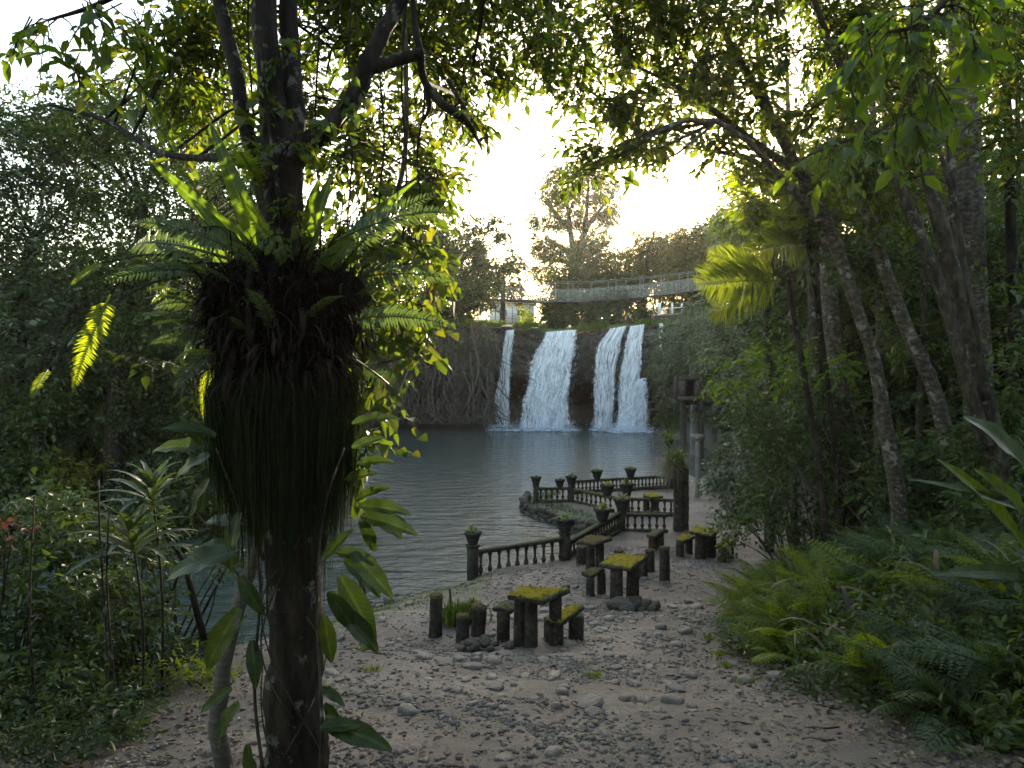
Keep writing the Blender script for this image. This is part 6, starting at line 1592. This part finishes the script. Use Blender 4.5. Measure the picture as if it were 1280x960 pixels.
# ------------------------------------------------------------------ fern bank
def fern_bank():
    r = RNG(181)
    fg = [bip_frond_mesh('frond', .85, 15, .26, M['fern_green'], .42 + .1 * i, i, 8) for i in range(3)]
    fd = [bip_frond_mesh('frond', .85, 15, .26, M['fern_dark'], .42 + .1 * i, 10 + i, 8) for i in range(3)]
    k = 0; tries = 0; placed = []
    while k < 74 and tries < 4000:
        tries += 1
        y = 5.2 + 8.2 * r.random() ** 1.15; e = float(path_edge(y)); x = e + .25 + 3.8 * r.random() ** 1.2
        if any((x - a) ** 2 + (y - b) ** 2 < .30 ** 2 for a, b in placed): continue
        placed.append((x, y)); z = G(x, y)
        sun_toned = (x - e < 2.0 and y > 6.8)  # sunlight painted as brighter fronds near the path, shade as darker ones
        near = np.argmin([abs(x - 5.4) + abs(y - 11.2), abs(x - 4.9) + abs(y - 6.6), abs(x - 6.2) + abs(y - 9.0), 1.2 + max(0, x - e - .9)])
        if sun_toned: lit = ('bright green fern clump at the gravel edge of the path, sunlight put into the leaf colour', 'bright green fern clump behind the path edge, sunlight put into the leaf colour')[int(x - e > .9)]
        else: lit = ('feathery fern clump at the foot of the leaning pale trunk', 'dark feathery fern clump under the huge paddle leaves', 'dark feathery fern clump under the slanting stems', 'shade-toned fern clump overhanging the leaf litter edge of the path')[int(near)]
        root = thing('fern', lit, 'fern', (x, y, z), lit.replace('fern clump', 'ferns'))
        nf = 8
        for i in range(nf):
            place('frond', (fg if sun_toned else fd)[i % 3], root, (x, y, z + .02), i * 6.283 / nf + r.normal(0, .25), .75 * r.random() + .15, r.normal(0, .2), .9 + .55 * r.random())
        k += 1
    # broadleaf ground cover below and between the ferns
    n = 5200
    y = 4.4 + 11 * r.random(n) ** 1.1; x = path_edge(y) + .0 + 4.6 * r.random(n) ** 1.2
    x = x + .35 * vnoise(y * 2, x * 2, 3)
    z = ground_z(x, y) + .03 + .42 * r.random(n) * sstep(0, .8, x - path_edge(y))
    mb = MB(); sprays(mb, r, np.stack([x, y, z], -1), np.tile([0, 0, 1.0], (n, 1)), .22, 6, .085, .15, 'leaf4')
    stuff(obj('ground_cover', mb, M['leaf_dark']))
    n = 2300
    y = 5.0 + 9.5 * r.random(n) ** 1.1; x = path_edge(y) + .1 + 3.8 * r.random(n) ** 1.3; x = x + .35 * vnoise(y * 2, x * 2, 5)
    keep = vnoise(x * 1.7, y * 1.7, 14) > -.1; x, y = x[keep], y[keep]; n = len(x)
    z = ground_z(x, y) + .12 + .34 * r.random(n) * sstep(0, .9, x - path_edge(y))
    mb = MB(); sprays(mb, r, np.stack([x, y, z], -1), np.tile([0, 0, 1.0], (n, 1)), .26, 7, .115, .15, 'leaf4')
    stuff(obj('broadleaf_cover', mb, M['leaf_mid']))
    n = 70
    y = 5.4 + 7 * r.random(n); x = path_edge(y) + .1 + 2.6 * r.random(n)
    mb = MB(); mb.straps(np.stack([x, y, ground_z(x, y) + .2 + .3 * r.random(n)], -1), r.random(n) * 6.28, .6 + .5 * r.random(n), .6 + .3 * r.random(n), .4 + .4 * r.random(n), .03 + .05 * r.random(n), 7)
    stuff(obj('dead_frond_litter', mb, M['litter']))
    # left bank cover
    n = 3600
    y = 4.5 + 6.5 * r.random(n); x = np.interp(y, [3, 5, 7, 10, 13], [-2.6, -2.9, -3.4, -4.0, -4.7]) - 3.5 * r.random(n) ** 1.1
    ok = shore_dist(x, y) > .2; x, y = x[ok], y[ok]; n = len(x)
    z = ground_z(x, y) + .02 + .14 * r.random(n)
    mb = MB(); sprays(mb, r, np.stack([x, y, z], -1), np.tile([0, 0, 1.0], (n, 1)), .18, 6, .065, .1, 'leaf4')
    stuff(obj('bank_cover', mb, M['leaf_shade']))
    # big banana-like plant at the edge
    root = thing('broad_leaf_plant', 'plant with huge pale ribbed paddle leaves above the fern bank', 'plant', (4.9, 6.6, G(4.9, 6.6)))
    for i, (s, e, w) in enumerate((((1285, 690), (1182, 588), .20), ((1290, 660), (1225, 600), .22), ((1280, 640), (1150, 612), .07), ((1290, 600), (1215, 535), .30), ((1285, 720), (1180, 730), .14), ((1270, 660), (1320, 560), .22), ((1280, 700), (1330, 640), .2))):
        a = P(*s, 6.6); b = P(*e, 6.3 - .2 * i * .3); ln = float(np.linalg.norm(b - a))
        me = strap_mesh('leaf', ln * 1.08, w, M['leaf_bird'] if i < 2 else M['leaf_blade'], .18, .12, .12, i, .25, 16, .8, 7)
        o = place('leaf', me, root, a, 0); aim(o, b - a + np.array([0, 0, .1]), (.2, -.8, .6))
        obj('leaf_stalk', MB().tube(curve([(4.9 + .02 * i, 6.6, G(4.9, 6.6)), (np.array([4.9, 6.6, G(4.9, 6.6)]) + a) / 2 + [.05, 0, .05], a], 8), np.linspace(.022, .012, 8), 6), M['fern_green'], root, smooth=True)
fern_bank()

# ------------------------------------------------------------------ forest closing both slopes
def copy_tree(o, loc, rz, sc, label, group):
    c = o.copy(); link(c); c.location = loc; c.rotation_euler = (0, 0, rz); c.scale = (sc, sc, sc * (.9 + .2 * math.sin(rz * 7)))
    c["label"] = label; c["group"] = group
    def kids(src, dst):
        for ch in list(src.children):
            k = ch.copy(); link(k); k.parent = dst; k.matrix_parent_inverse = ch.matrix_parent_inverse.copy(); kids(ch, k)
    kids(o, c)
    return c
def slope_forest():
    r = RNG(401)
    def proto(px, d, mat, seed, lb, leaf=.26):
        b = foot_py(px, d)
        u = F / d
        cl = [(px + u * a, b - u * h, d + dy, u * rr, u * rr * .85) for a, h, dy, rr in ((0, 7.6, 0, 1.7), (-1.6, 6.4, .5, 1.6), (1.7, 6.2, -.4, 1.7), (.2, 5.6, -1.5, 1.6), (-.3, 5.4, 1.6, 1.6), (-2.2, 4.2, -.6, 1.5), (2.1, 4.0, .7, 1.5), (.6, 3.4, -1.6, 1.5), (-.9, 2.6, 1.2, 1.4), (-1.2, 2.2, -1.0, 1.3), (1.4, 1.8, -.8, 1.3), (0, 1.2, -1.4, 1.2))]
        return tree('slope_tree', lb, [[(px, None, d, u * .2), (px + u * .2, b - u * 3, d, u * .15), (px - u * .1, b - u * 6, d, u * .09)]], cl, (M['bark_dark'], M[mat]), leaf=leaf, m=7, L=.7, dens=1.5, seed=seed, group='forest trees')
    LA = 'dark forest tree crowding the slope across the creek'; GA = 'forest trees across the creek'
    RA = 'dark forest tree crowding the slope behind the fern bank'; GB = 'forest trees on the slope behind the fern bank'
    A = proto(120, 30, 'leaf_dark', 402, LA); A["group"] = GA
    B = proto(200, 33, 'leaf_blue', 403, 'grey green forest tree crowding the slope across the creek'); B["group"] = 'grey green trees across the creek'
    C = proto(1180, 24, 'leaf_dark', 404, RA); C["group"] = GB
    for i, (x, y) in enumerate(((-19, 26), (-25, 27), (-15.5, 31), (-22, 33), (-30, 32), (-16.5, 38), (-24, 40), (-18, 45), (-29, 44), (-19, 52), (-26, 54), (-21, 60), (-33, 50), (-15, 26.5), (-35, 38), (-40, 45))):
        o = (A, B)[i % 2]
        copy_tree(o, (x, y, G(x, y) - .1), r.random() * 6.28, .85 + .4 * r.random(), o["label"], o["group"])
    for i, (x, y) in enumerate(((11, 19), (14.5, 20), (18, 21), (12.5, 25), (16.5, 27), (21, 27), (14, 32), (19, 34), (25, 32), (16, 40), (22, 42), (18, 48), (25, 50), (20, 56), (10.2, 15.5), (13, 16), (28, 40))):
        copy_tree(C, (x, y, G(x, y) - .1), r.random() * 6.28, .8 + .35 * r.random(), RA, GB)
slope_forest()


for i, (x, y, s) in enumerate(((-6.0, -6.0, 1.25), (.5, -11, 1.45), (7.0, -5.5, 1.25))):  # unseen trees behind the camera, added to cut fill light
    copy_tree(bpy.data.objects['slope_tree'], (x, y, G(x, y) - .1), i * 1.3, s, 'unseen forest tree at the uphill end, added to block skylight from behind', 'unseen forest trees added to block skylight')
# ------------------------------------------------------------------ stones, gravel, litter, grass
def stones():
    r = RNG(201); placed = []
    n = 0; tries = 0
    while n < 290 and tries < 20000:
        tries += 1
        if r.random() < .62:
            y = 6.2 + 7.6 * r.random(); x = r.normal(.25 * (y - 7.5) + .3, 1.15)
        else:
            y = 4.9 + 12 * r.random() ** 1.2; x = -2.6 + 6.6 * r.random()
        if x > float(path_edge(y)) + .1 or x < -3.2: continue
        s = .034 + .10 * r.random() ** 2.2
        if any((x - a) ** 2 + (y - b) ** 2 < (s + c) ** 2 * .8 for a, b, c in placed): continue
        if float(shore_dist(x, y)) < .3: continue
        if abs(x + .42) < .6 and abs(y - 10) < .5: continue
        placed.append((x, y, s))
        place('stone', ROCKS[r.integers(12)], ground, (x, y, G(x, y) + s * .10), r.random() * 6.28, r.normal(0, .12), r.normal(0, .12), s)
        n += 1
    # rocks along the shore
    for i in range(26):
        t = r.random(); a = np.array([(-3.9, 14.6), (-3.3, 15.3), (-2.5, 16.0), (-1.5, 16.5), (-.95, 17.1)])
        k = r.integers(0, 4); p = a[k] * (1 - t) + a[k + 1] * t + r.normal(0, .14, 2)
        s = .06 + .14 * r.random() ** 2
        place('stone', WROCKS[r.integers(8)], ground, (p[0], p[1], max(G(p[0], p[1]), -.02) + s * .2), r.random() * 6.28, 0, 0, s)
    # gravel too small to pick apart
    oc = np.array([[1, 0, 0], [-1, 0, 0], [0, 1, 0], [0, -1, 0], [0, 0, .6], [0, 0, -.6]], float)
    of = np.array([[0, 2, 4], [2, 1, 4], [1, 3, 4], [3, 0, 4], [2, 0, 5], [1, 2, 5], [3, 1, 5], [0, 3, 5]])
    n = 36000
    y = 4.6 + 15 * r.random(n) ** 1.35
    x = np.where(r.random(n) < .6, r.normal(.22 * (y - 7.5) + .3, 1.25), -3.0 + 8.5 * r.random(n))
    x = x + .6 * vnoise(x * 1.3, y * 1.3, 4)
    ok = (x < path_edge(y) + .3) & (shore_dist(x, y) > .25) & (x > -3.4) & (vnoise(x * .9, y * .9, 11) > -.35 + .7 * (r.random(n) - .5))
    x, y = x[ok], y[ok]; n = len(x)
    s = .008 + .026 * r.random(n) ** 3
    V = oc[None] * (1 + r.normal(0, .22, (n, 6, 3))) * s[:, None, None]
    a = r.random(n) * 6.28; ca, sa = np.cos(a)[:, None], np.sin(a)[:, None]
    V = np.stack([V[..., 0] * ca - V[..., 1] * sa, V[..., 0] * sa + V[..., 1] * ca, V[..., 2]], -1)
    V = V + np.stack([x, y, ground_z(x, y) + .012 * vnoise(x * 7, y * 7, 5) + s * .25], -1)[:, None, :]
    mb = MB(); mb.add(V.reshape(-1, 3), tris=(of[None] + (np.arange(n) * 6)[:, None, None]).reshape(-1, 3))
    stuff(obj('gravel', mb, M['stone']))
    # fallen leaves
    n = 4200
    y = 4.4 + 13 * r.random(n) ** 1.4; side = r.random(n)
    x = np.where(side < .45, path_edge(y) + .3 - np.abs(r.normal(0, .7, n)), np.where(side < .75, -2.2 - .22 * (y - 4) + r.normal(0, .7, n), -3 + 7 * r.random(n)))
    ok = (shore_dist(x, y) > .2); x, y = x[ok], y[ok]; n = len(x)
    ax = norm(np.stack([r.normal(0, 1, n), r.normal(0, 1, n), r.normal(0, .18, n)], -1))
    up = norm(np.array([0, 0, 1.0]) + r.normal(0, .3, (n, 3)))
    mb = MB(); mb.leaves('leaf4', np.stack([x, y, ground_z(x, y) + .016], -1), ax, up, .035 + .06 * r.random(n))
    stuff(obj('leaf_litter', mb, M['litter']))
    # twigs on the path
    for i in range(16):
        y = 5.0 + 5 * r.random(); x = float(path_edge(y)) - .1 - 1.3 * r.random() if i % 3 else -2.6 + .8 * r.random()
        a = r.random() * 3.14; l = .08 + .16 * r.random()
        pts = [(x + math.cos(a) * l * t, y + math.sin(a) * l * t + .02 * math.sin(t * 3), G(x + math.cos(a) * l * t, y + math.sin(a) * l * t) + .014) for t in (-1, -.3, .4, 1)]
        tag(obj('fallen_twig', MB().tube(pts, [.007, .008, .006, .003], 5), M['bark_mid'], None, True, at=pts[1]), 'short dry twig lying on the sandy path', 'twig', 'dry twigs on the path')
    # turf by the shore
    n = 9000
    x = -4.4 + 4.0 * r.random(n); y = 10.8 + 6.2 * r.random(n)
    s = shore_dist(x, y); ok = (s > .12) & (s < 2.3 + .8 * vnoise(x, y, 3)) & (vnoise(x * 3, y * 3, 8) > -.35); x, y = x[ok], y[ok]; n = len(x)
    ax = norm(np.stack([r.normal(0, .5, n), r.normal(0, .5, n), np.ones(n)], -1))
    mb = MB(); mb.leaves('narrow', np.stack([x, y, ground_z(x, y) - .005], -1), ax, r.normal(0, 1, (n, 3)), .03 + .05 * r.random(n), np.full(n, .5))
    stuff(obj('shore_grass', mb, M['grass']))
    # weeds on the inlet platform and small weeds along the path edge
    n = 2600
    x = .5 + 2.6 * r.random(n); y = 22.0 + 7.0 * r.random(n); s = shore_dist(x, y); ok = (s > .15) & (s < 1.1); x, y = x[ok], y[ok]; n = len(x)
    ax = norm(np.stack([r.normal(0, .5, n), r.normal(0, .5, n), np.ones(n)], -1))
    mb = MB(); mb.leaves('narrow', np.stack([x, y, ground_z(x, y) - .005], -1), ax, r.normal(0, 1, (n, 3)), .08 + .14 * r.random(n), np.full(n, .5))
    stuff(obj('platform_weeds', mb, M['fern_dark']))
    for i, (x, y) in enumerate(((2.6, 8.6), (2.75, 9.4), (2.5, 7.6), (-1.6, 8.2), (-2.0, 9.6), (.9, 7.8), (2.9, 10.5), (-1.9, 7.0), (-.75, 13.6), (1.1, 13.0))):
        grass_tuft('small sprig of weeds sprouting from the gravel of the path', x, y, .05, 60, .10, 300 + i, 'fern_green', 'weed_tuft')["group"] = 'weeds along the path'
stones()
x, y = PZ(453, 752, .02)[:2]
tag(obj('mooring_post', log_mb(x, y, -.4, P(0, 716, y)[2], .075, 6), M['concrete_dark'], None, True, at=(x, y, 0)), 'short dark wooden post standing at the grassy water edge', 'post')

def lip_grass():
    r = RNG(501); n = 5200
    x = -12 + 27 * r.random(n); yy = cliff_x(x) + 1.0 + 3.5 * r.random(n) ** 1.5
    for a, b in ((P(684, 0, 68)[0], P(719, 0, 68)[0]), (P(762, 0, 68)[0], P(804, 0, 68)[0]), (P(630, 0, 68)[0], P(644, 0, 68)[0])):
        ok = (x < a) | (x > b); x, yy = x[ok], yy[ok]
    n = len(x)
    z = cliff_top(x) - .15 + .095 * np.maximum(yy - cliff_x(x) - 1.2, 0)
    ax = norm(np.stack([r.normal(0, .5, n), r.normal(-.15, .4, n), np.ones(n)], -1))
    mb = MB(); mb.leaves('narrow', np.stack([x, yy, z], -1), ax, r.normal(0, 1, (n, 3)), .3 + .45 * r.random(n), np.full(n, .6))
    stuff(obj('cliff_top_grass', mb, M['grass']))
lip_grass()

# ------------------------------------------------------------------ air
def haze():
    m, nt, out = newmat('haze_air')
    v = nt.nodes.new("ShaderNodeVolumePrincipled")
    v.inputs['Color'].default_value = (.95, .93, .9, 1)
    v.inputs['Density'].default_value = .0002
    v.inputs['Anisotropy'].default_value = .55
    nt.links.new(v.outputs[0], out.inputs['Volume'])
    o = obj('haze', MB().box((0, 60, 19), (560, 700, 42)), m)
    stuff(o)
haze()
